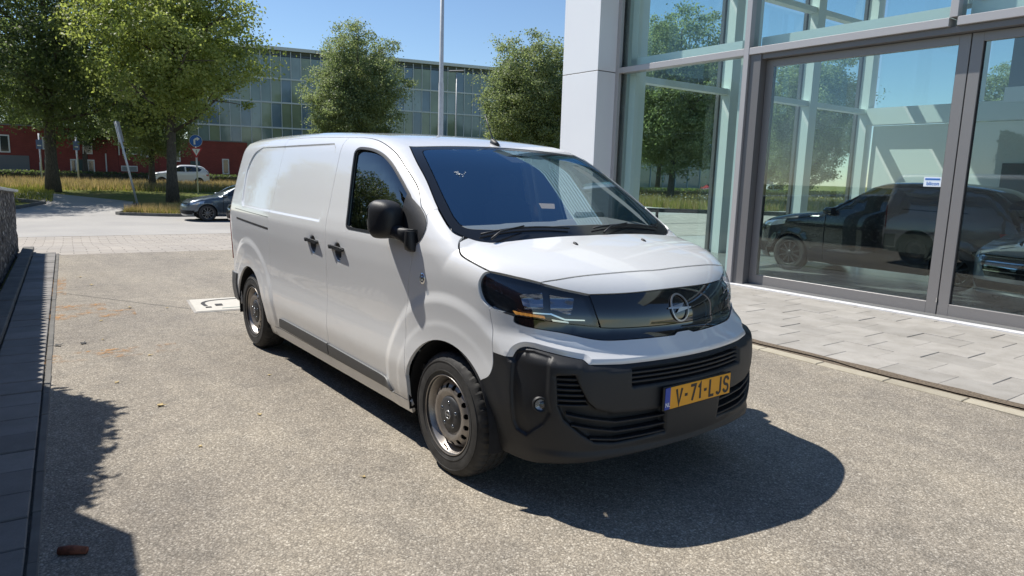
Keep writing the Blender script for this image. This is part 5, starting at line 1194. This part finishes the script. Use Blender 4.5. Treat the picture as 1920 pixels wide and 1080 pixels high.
# ---- wheels
def wheel(xc, s_):
    root = empty('wheel_root'); bpy.data.objects.remove(root)
    yo = -.912
    prof = [(.205, .030), (.212, .012), (.222, .004), (.240, -.002), (.2405, -.0045), (.246, -.0048), (.2465, -.003), (.275, -.005), (.292, -.003), (.2925, -.006), (.298, -.0055), (.2985, -.001), (.303, .000), (.318, .008), (.330, .018), (.338, .032), (.341, .045)]
    cross = prof+[(.342, .062), (.336, .064), (.336, .072), (.3425, .074), (.343, .108), (.336, .110), (.336, .118), (.343, .120), (.3425, .150), (.336, .152), (.336, .160), (.342, .162), (.338, .195), (.318, .215), (.26, .22), (.20, .195)]
    n = 144; v, f = lathe_geo(cross, n, 'y', (0, 0, 0)); v = np.array(v); m_ = len(cross)
    for k in range(n):
        if (k % 3) == 0:
            for j in (14, 15, 16, 17): v[k*m_+j, [0, 2]] *= .984
        if (k % 6) == 1:
            for j in (13, 14): v[k*m_+j, 1] += .003
        if (k % 4) == 0:
            for j in (20, 21, 24, 25): v[k*m_+j, [0, 2]] *= .984
    for j in (3,): pass
    a_ = v[:, 2] < -.332; v[a_, 2] = -.332-(v[a_, 2]+.332)*.0-.0005            # flat where it meets the ground
    W = mk('wheel', [(xc+a, s_*(yo+b), .333+c) for a, b, c in v], f if s_ == 1 else [q[::-1] for q in f], 'rubber', VAN, False)
    fix_normals(W); autosmooth(W, 20)
    W['label'] = 'steel wheel'
    rimp = [(.213, .004), (.217, .000), (.220, .003), (.219, .010), (.212, .014), (.206, .022), (.203, .045), (.196, .052), (.190, .075), (.185, .085)]
    v, f = lathe_geo(rimp, 64, 'y'); o = mk('rim', [(xc+a, s_*(yo+b), .333+c) for a, b, c in v], f, 'steel_rim', W, True); fix_normals(o)
    # perforated disc
    holes = [[(.156*math.cos(2*math.pi*(h+.5)/16)+.0150*math.cos(2*math.pi*k/12), .156*math.sin(2*math.pi*(h+.5)/16)+.0150*math.sin(2*math.pi*k/12)) for k in range(12)] for h in range(16)]
    V, T, lp = cdt([(.190*math.cos(2*math.pi*k/96), .190*math.sin(2*math.pi*k/96)) for k in range(96)], holes, .013)
    rr = np.hypot(V[:, 0], V[:, 1]); dep = np.interp(rr, [0, .098, .108, .125, .145, .165, .178, .190], [.030, .030, .026, .016, .018, .030, .050, .075])
    n0 = len(V); vv = [(a, d_, b) for (a, b), d_ in zip(V, dep)]+[(a, d_+.006, b) for (a, b), d_ in zip(V, dep)]; ff = [tuple(q) for q in T]
    for L in lp[1:]:
        for i in range(len(L)): ff.append((L[i], L[i-1], L[i-1]+n0, L[i]+n0))
    o = mk('wheel_disc', [(xc+a, s_*(yo+b), .333+c) for a, b, c in vv], ff, 'steel_rim', W); fix_normals(o); autosmooth(o, 40)
    v, f = lathe_geo([(0, .010), (.040, .011), (.044, .014), (.060, .015), (.082, .017), (.098, .024), (.103, .034)], 40, 'y'); cap = mk('hub_cap', [(xc+a, s_*(yo+b), .333+c) for a, b, c in v], f, 'hub_grey', W, True); fix_normals(cap)
    for k in range(5):
        a_ = 2*math.pi*(k+.25)/5; v, f = lathe_geo([(0, .012), (.009, .012), (.011, .016), (.012, .022)], 10, 'y', (.068*math.cos(a_), 0, .068*math.sin(a_)))
        fix_normals(mk('wheel_bolt', [(xc+a, s_*(yo+b), .333+c) for a, b, c in v], f, 'dark_reflector', W, True))
    v, f = lathe_geo([(.019, .0105), (.020, .0085), (.024, .0085), (.025, .011)], 28, 'y'); fix_normals(mk('cap_ring', [(xc+a, s_*(yo+b), .333+c) for a, b, c in v], f, 'satin_silver', W, True))
    q = [(-.030, .0), (.010, .007), (.004, .001), (.030, .0), (-.010, -.007), (-.004, -.001)]
    mk('cap_bolt', [(xc+a, s_*(yo+.0092), .333+b) for a, b in q]+[(xc+a, s_*(yo+.0115), .333+b) for a, b in q], [tuple(range(6))]+[(i, (i+1) % 6, 6+(i+1) % 6, 6+i) for i in range(6)], 'satin_silver', W)
    v, f = tube_geo([(.200*math.cos(R(-100)), .028, .200*math.sin(R(-100))), (.180*math.cos(R(-101)), .012, .180*math.sin(R(-101)))], .0045, 6); mk('valve', [(xc+a, s_*(yo+b), .333+c) for a, b, c in v], f, 'void_black', W)
    v, f = lathe_geo([(0, .09), (.15, .09), (.15, .13), (0, .13)], 24, 'y'); mk('brake_drum', [(xc+a, s_*(yo+b), .333+c) for a, b, c in v], f, 'void_black', W)
for xc in (0., -3.275):
    for s_ in BOTH: wheel(xc, s_)
# ---- wheel housings, underbody
for xc in (0., -3.275):
    for s_ in BOTH:
        v = []; f = []; n = 30
        for k in range(n+1):
            a_ = R(-12+204*k/n)
            for r_, y_ in ((.401, -.915), (.415, -.87), (.42, -.62), (.30, -.60), (.05, -.60)): v.append((xc+r_*math.cos(a_), s_*y_, .335+r_*math.sin(a_)))
        for k in range(n):
            for j in range(4): f.append((k*5+j, k*5+j+1, (k+1)*5+j+1, (k+1)*5+j))
        mk('wheel_housing', v, f, 'liner_black', VAN, True)
MB().box(-3.95, .62, -.60, .60, .235, .275).build('underbody', 'liner_black', VAN)
MB().box(-2.84, -.43, -.86, .86, .228, .262).build('floor_pan', 'liner_black', VAN)
MB().box(.30, .60, -.72, .72, .26, .30).build('engine_guard', 'liner_black', VAN)
MB().box(.36, .40, -.66, .66, .26, .98).build('radiator_wall', 'void_black', VAN)
# ---- cab
for s_ in (1,):
    tr_o = [to_arch(-.74, .665, 1.74), to_arch(-.45, .745, 1.58), to_arch(-.20, .80, 1.42), to_arch(-.07, .80, 1.35), to_arch(-.16, .70, 1.36), to_arch(-.42, .655, 1.55), to_arch(-.70, .60, 1.735)]
    panel('pillar_trim', 'arch', tr_o, 'headliner', VAN, res=.05, gap=0, flange=0, off=-.045, sides=(1,), screen=True)
bz = np.linspace(.32, 1.78, 12); bp_ = surf('side', [(-1.59, z_) for z_ in bz], -.05)[0]; bw_ = [p[1] for p in bp_]
mk('bulkhead', [(-1.59, y_, z_) for y_, z_ in zip(bw_, bz)]+[(-1.59, -y_, z_) for y_, z_ in zip(bw_, bz)], [(i, i+1, i+13, i+12) for i in range(11)], 'interior_grey', VAN)
MB().box(-1.56, .0, -.84, .84, .48, .52).build('cab_floor', 'interior_dark', VAN)
v = []; prof = [(.05, 1.285), (-.10, 1.318), (-.26, 1.335), (-.40, 1.320), (-.46, 1.24), (-.42, .98), (-.34, .60)]
ys = np.linspace(-.80, .80, 17)
for y_ in ys:
    for x_, z_ in prof:
        bin_ = .035*math.exp(-((y_-.43)/.22)**2)*(1 if x_ < -.2 else 0); v.append((x_-.05*abs(y_)**2-(.05 if abs(y_) < .2 and x_ < -.3 else 0), y_, z_+bin_-.02*abs(y_)))
k = len(prof); dash = mk('dashboard', v, [(i*k+j, i*k+j+1, (i+1)*k+j+1, (i+1)*k+j) for i in range(16) for j in range(k-1)], 'dash_grey', VAN, True); fix_normals(dash)
MB().box(-.42, -.32, .32, .55, 1.345, 1.385, .02).build('instrument_hood', 'interior_dark', dash)
sw = []; C_ = Vector((-.58, .43, 1.12)); ax = Vector((-.75, 0, .66)).normalized(); e1 = Vector((0, 1, 0)); e2 = ax.cross(e1)
ring = [tuple(C_+(e1*math.cos(2*math.pi*k/28)+e2*math.sin(2*math.pi*k/28))*.185) for k in range(29)]
stw = MB().tube(ring, .016, 8, False).build('steering_wheel', 'interior_dark', VAN, True)
MB().tube([C_+e1*-.18, C_+e1*.18], .018, 8).build('spoke', 'interior_dark', stw, True)
MB().tube([C_, C_-ax*.25], [.06, .04], 12).build('column', 'interior_dark', stw, True)
def seat(y0, w):
    secs = [((-1.02, y0, .80), w*.5, .26, (0, 1, 0), (1, 0, 0)), ((-1.02, y0, .94), w*.5, .27, (0, 1, 0), (1, 0, 0)), ((-1.04, y0, .96), w*.46, .22, (0, 1, 0), (1, 0, 0))]
    v, f = rounded_loft(secs, 20, 4); s_ = mk('seat', v, f, 'seat_cloth', VAN); autosmooth(s_, 40)
    secs = [((-1.24, y0, .90), w*.45, .07, (0, 1, 0), (1, 0, .2)), ((-1.27, y0, 1.10), w*.48, .08, (0, 1, 0), (1, 0, .2)), ((-1.33, y0, 1.38), w*.44, .06, (0, 1, 0), (1, 0, .2)), ((-1.345, y0, 1.43), w*.3, .03, (0, 1, 0), (1, 0, .2))]
    v, f = rounded_loft(secs, 20, 4); o = mk('backrest', v, f, 'seat_cloth', s_); autosmooth(o, 40)
    v, f = rounded_loft([((-1.355, y0, 1.46), .12, .04, (0, 1, 0), (1, 0, .2)), ((-1.37, y0, 1.58), .13, .05, (0, 1, 0), (1, 0, .2)), ((-1.375, y0, 1.62), .09, .03, (0, 1, 0), (1, 0, .2))], 16, 3); o = mk('headrest', v, f, 'seat_cloth', s_); autosmooth(o, 40)
for y0, w in ((.45, .50), (-.18, .44), (-.60, .40)): seat(y0, w)
# lining inside roof and pillars
P, N = surf('arch', [(x_, s_) for x_ in np.linspace(-1.56, -.86, 8) for s_ in np.linspace(-.45, .45, 9)], -.035)
fix_normals(mk('headlining', [tuple(p) for p in P], [(i*9+j, i*9+j+1, (i+1)*9+j+1, (i+1)*9+j) for i in range(7) for j in range(8)], 'headliner', VAN, True))
P, N = surf('arch', A3([(-.765, 0, 1.78), (-.72, -.09, 1.76), (-.60, -.05, 1.69), (-.60, .05, 1.69), (-.72, .09, 1.76), (-.765, .10, 1.78), (-.765, -.10, 1.78)]), -.012)
mk('sensor_housing', [tuple(p) for p in P], [(0, 6, 1, 2, 3, 4, 5)], 'interior_dark', VAN)

# ---- small marks on the windscreen: bird dropping and a paper label
simple('dropping_white', (.62, .63, .60), .8); simple('label_paper', (.55, .42, .32), .8)
rd = random.Random(9); vv = []; ff = []
for k in range(26):
    cx, cy = -.475+rd.gauss(0, .013), -.525+rd.gauss(0, .017); r0_ = rd.uniform(.0012, .0036); n_ = 7
    q = [to_arch(cx+r0_*math.cos(2*math.pi*i/n_)*rd.uniform(.6, 1.2), cy+r0_*math.sin(2*math.pi*i/n_)*rd.uniform(.7, 1.6), 1.58) for i in range(n_)]
    P_, _ = surf('arch', q, .0008, None, True); b0 = len(vv); vv += [tuple(p) for p in P_]; ff.append(tuple(range(b0, b0+n_)))
mk('bird_dropping', vv, ff, 'dropping_white', VAN)
P_, _ = surf('arch', [to_arch(x_, y_, 1.46) for x_, y_ in ((-.181, -.167), (-.172, -.050), (-.128, -.087), (-.136, -.189))], -.008, None, True)
mk('paper_label', [tuple(p) for p in P_], [(0, 1, 2, 3)], 'label_paper', VAN)
# ================================================================== parked cars (same way of building as the van: body form, then panels cut from it)
def car_form(k):
    half_c = pchip([.12, .22, .35, .55, .72, .90, .98, 1.1, 1.3, 1.5, 1.7], [w+k.get('dw', 0) for w in (.80, .85, .875, .885, .893, .880, .862, .815, .725, .635, .55)]) if not k.get('tall') else pchip([.12, .28, .45, .65, .85, 1.0, 1.08, 1.2, 1.4, 1.6, 1.8], [.82, .875, .905, .915, .922, .91, .895, .85, .77, .69, .60])
    nose_c = pchip(*k['nose']); hood_c = pchip(*k['hood']); roof_c = pchip(*k['roof']); scr = pchip(*k['screen']); tail_c = pchip(*k['tail']); WB = k['wb']
    def f(P, screen=False):
        x, y, z = P[:, 0], P[:, 1], P[:, 2]; ay = np.sqrt(y*y+1e-8)
        w = half_c(z)-.11*np.clip((x+.5)/1.3, 0, 1.3)**2-.08*np.clip((-WB+.2-x)/.9, 0, 1.3)**2
        for xc in (0., -WB):
            r = np.hypot(x-xc, z-.32); w = w+.018*sstep(.47, .40, r)
        fs = ay-w; ff = (x-(nose_c(z)-.28*ay**2))*.9; fh = (z-(hood_c(x)-.07*ay**2))*.95; fw_ = (x-(scr(z)-.16*ay**2))*.5; fr = z-(roof_c(x)-.06*ay**2)
        ft = np.minimum(fh, smax(fw_, fr, .08)); fe = (tail_c(z)+.12*ay**2-x)*.9
        g = smax(smax(smax(fs, ff, .22), ft, .11), fe, .18); return smax(g, .17-z, .05)
    return f
def build_car(name, k, paint, label, group, loc, rz, detail=True, rimmat='alloy'):
    global F, AXF, Z0
    keep = (F, AXF, Z0); F = car_form(k); AXF = -.4; Z0 = .35; WB = k['wb']
    car = empty(name, (0, 0, 0), 0, label, 'car', group); xr = k['tail'][1][1]; belt = k['belt']; zr = k['ztop']
    def arcc(cx, r, a0, a1, n=20): return [(cx+r*math.cos(R(a0+(a1-a0)*i/n)), .32+r*math.sin(R(a0+(a1-a0)*i/n))) for i in range(n+1)]
    S = join([(-.36, .20), (-.345, .30)][::1], arcc(0, .355, 184, 14), [(.50, .36), (.60, .5), (k['lampx'], .66), (k['lampx']-.05, .78)], [(x_, z_) for x_, z_ in k['side_top']], [(xr+.12, .9), (xr+.10, .5), (-WB-.45, .34)], arcc(-WB, .355, 176, -4), [(-WB+.38, .20)])
    winf, winr = k['win']
    sd = panel('body_side', 'side', S, paint, car, holes=[winf, winr], res=.07, gap=0, flange=.02, sides=BOTH)
    for i, s_ in enumerate(BOTH):
        for w_ in (winf, winr): panel('window', 'side', inset(w_, -.004), 'car_glass', sd[i], res=.12, gap=0, flange=0, off=-.008, sides=(s_,))
        panel('door_seam', 'side', [(winf[0][0]+.02, .28), (winf[0][0]+.035, .28), (winf[0][0]+.035, belt-.02), (winf[0][0]+.02, belt-.02)], 'void_black', sd[i], res=.1, gap=0, flange=0, off=.002, sides=(s_,)) if detail else None
    st_ = k['side_top']; aside = [to_arch(*p) for p in surf('side', [p for p in st_])[0]]
    # top skin split at windscreen
    i0, i1 = k['split']                       # indices in side_top of screen base and screen head
    hd_ = aside[:i0+1]; sc_ = aside[i0:i1+1]; rf = aside[i1:]
    mir = lambda q: [(a, -b) for a, b in q][::-1]
    panel('bonnet', 'arch', join(hd_, mir(hd_)), paint, car, res=.08, gap=.001, flange=.01); panel('windscreen', 'arch', join(sc_, mir(sc_)), 'car_glass', car, res=.1, gap=.002, flange=0, off=-.004, screen=True)
    panel('roof', 'arch', join(rf, mir(rf)), paint, car, res=.09, gap=.001, flange=.01)
    fe_ = [to_front(*p) for p in surf('side', [(.50, .36), (.60, .5), (k['lampx'], .66), (k['lampx']-.05, .78)])[0]]; hf = to_front(*surf('arch', [hd_[0]])[0][0])
    panel('front_bumper', 'front', join([(fe_[0][0], .20)], fe_, [hf], [(-hf[0], hf[1])], [(-a, b) for a, b in fe_[::-1]], [(-fe_[0][0], .20)]), paint, car, res=.06, gap=0, flange=.03)
    fb = k['front']
    for nm, mt, ol, of_ in fb: 
        for s_ in (BOTH if ol[0][0]*ol[2][0] > 0 else (1,)): panel(nm, 'front', ol, mt, car, res=.04, gap=0, flange=.008, off=of_, sides=(s_,))
    be = [(p[1], p[2]) for p in surf('side', [(xr+.10, .5), (xr+.12, .9), st_[-1]])[0]]; 
    panel('tail', 'rear', join([(be[0][0], .30)], be, [(-a, b) for a, b in be[::-1]], [(-be[0][0], .30)]), paint, car, res=.1, gap=0, flange=.01)
    for s_ in BOTH: panel('tail_light', 'side', [(xr+.115, .78), (xr+.32, .80), (xr+.36, .93), (xr+.13, .93)], 'tail_red', car, res=.06, gap=0, flange=.01, off=.006, sides=(s_,))
    for s_ in BOTH:
        p_ = surf('side', [(winf[0][0]-.02, belt+.05)])[0][0]; v, f = rounded_loft([((p_[0]-.10, s_*(p_[1]-.08), belt+.07), .09, .06, (0, 1, 0), (0, 0, 1)), ((p_[0]+.0, s_*(p_[1]-.08), belt+.07), .085, .065, (0, 1, 0), (0, 0, 1)), ((p_[0]+.06, s_*(p_[1]-.07), belt+.06), .05, .04, (0, 1, 0), (0, 0, 1))], 12, 3)
        o = mk('mirror', v, f, paint, car); autosmooth(o, 50)
    MB().box(-WB-.4, .45, -.62, .62, .18, .30).build('underbody', 'liner_black', car); MB().box(-WB-.2, -.3, -.62, .62, .30, .80).build('cabin_floor', 'interior_dark', car)
    for y_ in (-.36, .36): MB().box(-1.65, -1.45, y_-.24, y_+.24, .75, 1.22, .05).build('seat', 'interior_dark', car)
    for xc in (0., -WB):
        for s_ in BOTH:
            yo_ = -.88-(.02 if k.get('tall') else 0)
            v, f = lathe_geo([(.21, .03), (.225, .005), (.27, 0), (.30, .008), (.318, .03), (.32, .10), (.315, .19), (.25, .20)], 40, 'y'); w_ = mk('wheel', [(xc+a, s_*(yo_+b), .32+c) for a, b, c in v], f, 'rubber', car, True); fix_normals(w_)
            v, f = lathe_geo([(.215, .012), (.222, .004), (.218, .0), (.205, .01), (.20, .06), (.195, .12)], 40, 'y'); fix_normals(mk('rim', [(xc+a, s_*(yo_+b), .32+c) for a, b, c in v], f, rimmat, w_, True))
            for q in range(10):
                a_ = 2*math.pi*q/10; mb_ = MB(); M_ = Matrix.Rotation(a_, 4, 'Y'); mb_.box(-.013, .013, .012, .035, .03, .208, 0, M_); mk('spoke', [(xc+p_[0], s_*(yo_+p_[1]), .32+p_[2]) for p_ in mb_.v], mb_.f, rimmat, w_)
            v, f = lathe_geo([(0, .01), (.05, .012), (.055, .03)], 16, 'y'); fix_normals(mk('hub', [(xc+a, s_*(yo_+b), .32+c) for a, b, c in v], f, rimmat, w_, True))
            v, f = lathe_geo([(0, .07), (.19, .07)], 20, 'y'); mk('brake_disc', [(xc+a, s_*(yo_+b), .32+c) for a, b, c in v], f, 'void_black', w_)
            v = []; f = []
            for q in range(15):
                a_ = R(-5+190*q/14)
                for r_, y_ in ((.352, -.84), (.37, -.6), (.1, -.58)): v.append((xc+r_*math.cos(a_), s_*y_, .32+r_*math.sin(a_)))
            for q in range(14):
                for j in range(2): f.append((q*3+j, q*3+j+1, q*3+4+j, q*3+3+j))
            mk('wheel_housing', v, f, 'liner_black', car)
    car.location = loc; car.rotation_euler = (0, 0, rz); F, AXF, Z0 = keep; return car
def metallic(name, c, rough=.3, metal=.4): return simple(name, c, rough, metal, coat=1.0, coat_rough=.03)
metallic('paint_slate', (.060, .085, .110)); metallic('paint_white_car', (.70, .70, .70), .35, 0); metallic('paint_silver', (.34, .36, .375), .3, .5); metallic('paint_black', (.006, .006, .007), .2, 0); metallic('paint_red', (.30, .02, .025), .3, 0)
simple('alloy', (.16, .165, .17), .35, .8); simple('car_glass', (.012, .016, .018), .03, coat=1.0); simple('lamp_glass', (.45, .48, .52), .08, .7, coat=1.0)
HATCH = dict(wb=2.62, belt=.93, ztop=1.45, nose=([.12, .25, .4, .55, .66, .75, .9, 1.1], [.72, .82, .85, .845, .82, .76, .60, .40]), hood=([-.8, -.4, 0, .3, .6, .8, .9], [1.02, .99, .93, .87, .79, .70, .58]), roof=([-.6, -1.0, -1.5, -2.1, -2.8, -3.3, -3.6], [1.28, 1.39, 1.445, 1.455, 1.41, 1.33, 1.24]), screen=([.7, .95, 1.2, 1.42, 1.6], [.05, -.38, -.78, -1.20, -1.6]), tail=([.2, .45, .7, .95, 1.15, 1.4], [-3.34, -3.40, -3.40, -3.36, -3.22, -2.95]), lampx=.62,
    side_top=[(.42, .835), (.10, .90), (-.25, .955), (-.50, 1.05), (-.85, 1.22), (-1.12, 1.335), (-1.45, 1.385), (-2.0, 1.395), (-2.6, 1.36), (-2.95, 1.29), (-3.10, 1.15)], split=(2, 5),
    win=([(-.60, .965), (-1.62, .975), (-1.60, 1.33), (-1.30, 1.33), (-1.05, 1.25)], [(-1.72, .975), (-2.72, 1.01), (-2.80, 1.15), (-2.60, 1.27), (-2.10, 1.335), (-1.70, 1.335)]),
    front=[('headlight', 'lamp_glass', [(.95, .80), (.62, .715), (.56, .66), (.72, .64), (.93, .70)], .004), ('grille', 'gloss_black', [(.56, .69), (-.56, .69), (-.56, .655), (.56, .655)], .003), ('air_intake', 'void_black', [(.70, .42), (-.70, .42), (-.62, .27), (.62, .27)], .003), ('corner_intake', 'void_black', [(.92, .46), (.78, .44), (.76, .30), (.92, .36)], .003)])
SUVK = dict(HATCH, tall=True, wb=2.70, belt=1.05, nose=([.12, .25, .45, .7, .85, .95, 1.1], [.74, .84, .88, .87, .80, .66, .4]), hood=([-.8, -.4, 0, .3, .6, .8, .9], [1.14, 1.11, 1.06, 1.01, .94, .85, .7]), roof=([-.6, -1.0, -1.5, -2.1, -2.8, -3.3, -3.8], [1.44, 1.56, 1.635, 1.65, 1.60, 1.51, 1.40]), screen=([.8, 1.08, 1.35, 1.6, 1.8], [.0, -.42, -.85, -1.32, -1.7]), tail=([.2, .45, .8, 1.1, 1.3, 1.6], [-3.50, -3.58, -3.58, -3.52, -3.36, -3.05]),
    side_top=[(.42, .97), (.10, 1.03), (-.28, 1.085), (-.55, 1.20), (-.92, 1.39), (-1.2, 1.505), (-1.5, 1.565), (-2.1, 1.58), (-2.7, 1.54), (-3.05, 1.46), (-3.24, 1.28)],
    win=([(-.66, 1.10), (-1.70, 1.10), (-1.68, 1.50), (-1.40, 1.50), (-1.12, 1.42)], [(-1.80, 1.10), (-2.75, 1.14), (-2.95, 1.30), (-2.70, 1.44), (-2.20, 1.515), (-1.78, 1.515)]),
    front=[('headlight', 'lamp_glass', [(.95, .93), (.62, .86), (.56, .80), (.72, .78), (.93, .84)], .004), ('grille', 'gloss_black', [(.54, .84), (-.54, .84), (-.48, .66), (.48, .66)], .003), ('air_intake', 'void_black', [(.70, .48), (-.70, .48), (-.62, .30), (.62, .30)], .003)])
SEDAN = dict(HATCH, wb=2.80, tail=([.2, .45, .7, .95, 1.15, 1.4], [-3.80, -3.88, -3.88, -3.84, -3.55, -3.1]),
    side_top=[(.42, .835), (.10, .90), (-.25, .955), (-.50, 1.05), (-.85, 1.22), (-1.12, 1.335), (-1.45, 1.385), (-2.0, 1.395), (-2.6, 1.355), (-3.10, 1.22), (-3.55, 1.06)],
    front=[('headlight', 'lamp_glass', [(.98, .80), (.60, .745), (.52, .665), (.66, .635), (.95, .69)], .004), ('grille', 'gloss_black', [(.50, .715), (-.50, .715), (-.40, .44), (.40, .44)], .004), ('grille_bar', 'chrome', [(.50, .70), (-.50, .70), (-.50, .685), (.50, .685)], .010), ('grille_bar', 'chrome', [(.48, .64), (-.48, .64), (-.48, .628), (.48, .628)], .010), ('grille_bar', 'chrome', [(.46, .58), (-.46, .58), (-.46, .568), (.46, .568)], .010), ('grille_bar', 'chrome', [(.44, .52), (-.44, .52), (-.44, .508), (.44, .508)], .010), ('air_intake', 'void_black', [(.55, .38), (-.55, .38), (-.5, .27), (.5, .27)], .003), ('corner_intake', 'void_black', [(.96, .54), (.74, .48), (.72, .33), (.92, .36)], .004), ('intake_trim', 'chrome', [(.94, .345), (.71, .318), (.71, .333), (.94, .36)], .010)])
side = math.atan2(-E2[1], -E2[0])
CG = 'cars parked along the road'
x, y, _ = D(-26.35, 1.95); build_car('parked_car', HATCH, 'paint_slate', 'dark grey blue hatchback at the kerb, partly hidden behind the van', CG, (x, y, terr(-26.35, 1.95)), side)
x, y, _ = D(-23.6, 3.15); build_car('parked_car', HATCH, 'paint_black', 'black car just showing beside the rear of the van', CG, (x, y, terr(-23.6, 3.15)), side)
x, y, _ = D(-58.6, 3.75); build_car('parked_car', SUVK, 'paint_white_car', 'white sport utility car behind the island tree trunks', CG, (x, y, terr(-58.6, 3.75)), side)
p_ = FU*(.0)+FN*8.35; build_car('showroom_car', SEDAN, 'paint_silver', 'silver saloon with chrome grille bars inside the showroom', 'cars inside the showroom', (float(p_[0]), float(p_[1]), .052), FA+R(-93))
p_ = FU*(-4.15)+FN*9.55; build_car('showroom_car', SUVK, 'paint_black', 'black car standing just inside the showroom door glass', 'cars inside the showroom', (float(p_[0]), float(p_[1]), .052), FA+R(182), True, 'hub_grey')
for (u_, v_, pt, lb) in ((-39.6, 45, 'paint_red', 'red car beyond the meadow, seen through the showroom'), (-39.8, 52, 'paint_white_car', 'white car beyond the meadow, seen through the showroom')):
    x, y, _ = D(u_, v_); build_car('distant_car', HATCH, pt, lb, CG, (x, y, terr(u_, v_)), side, False)
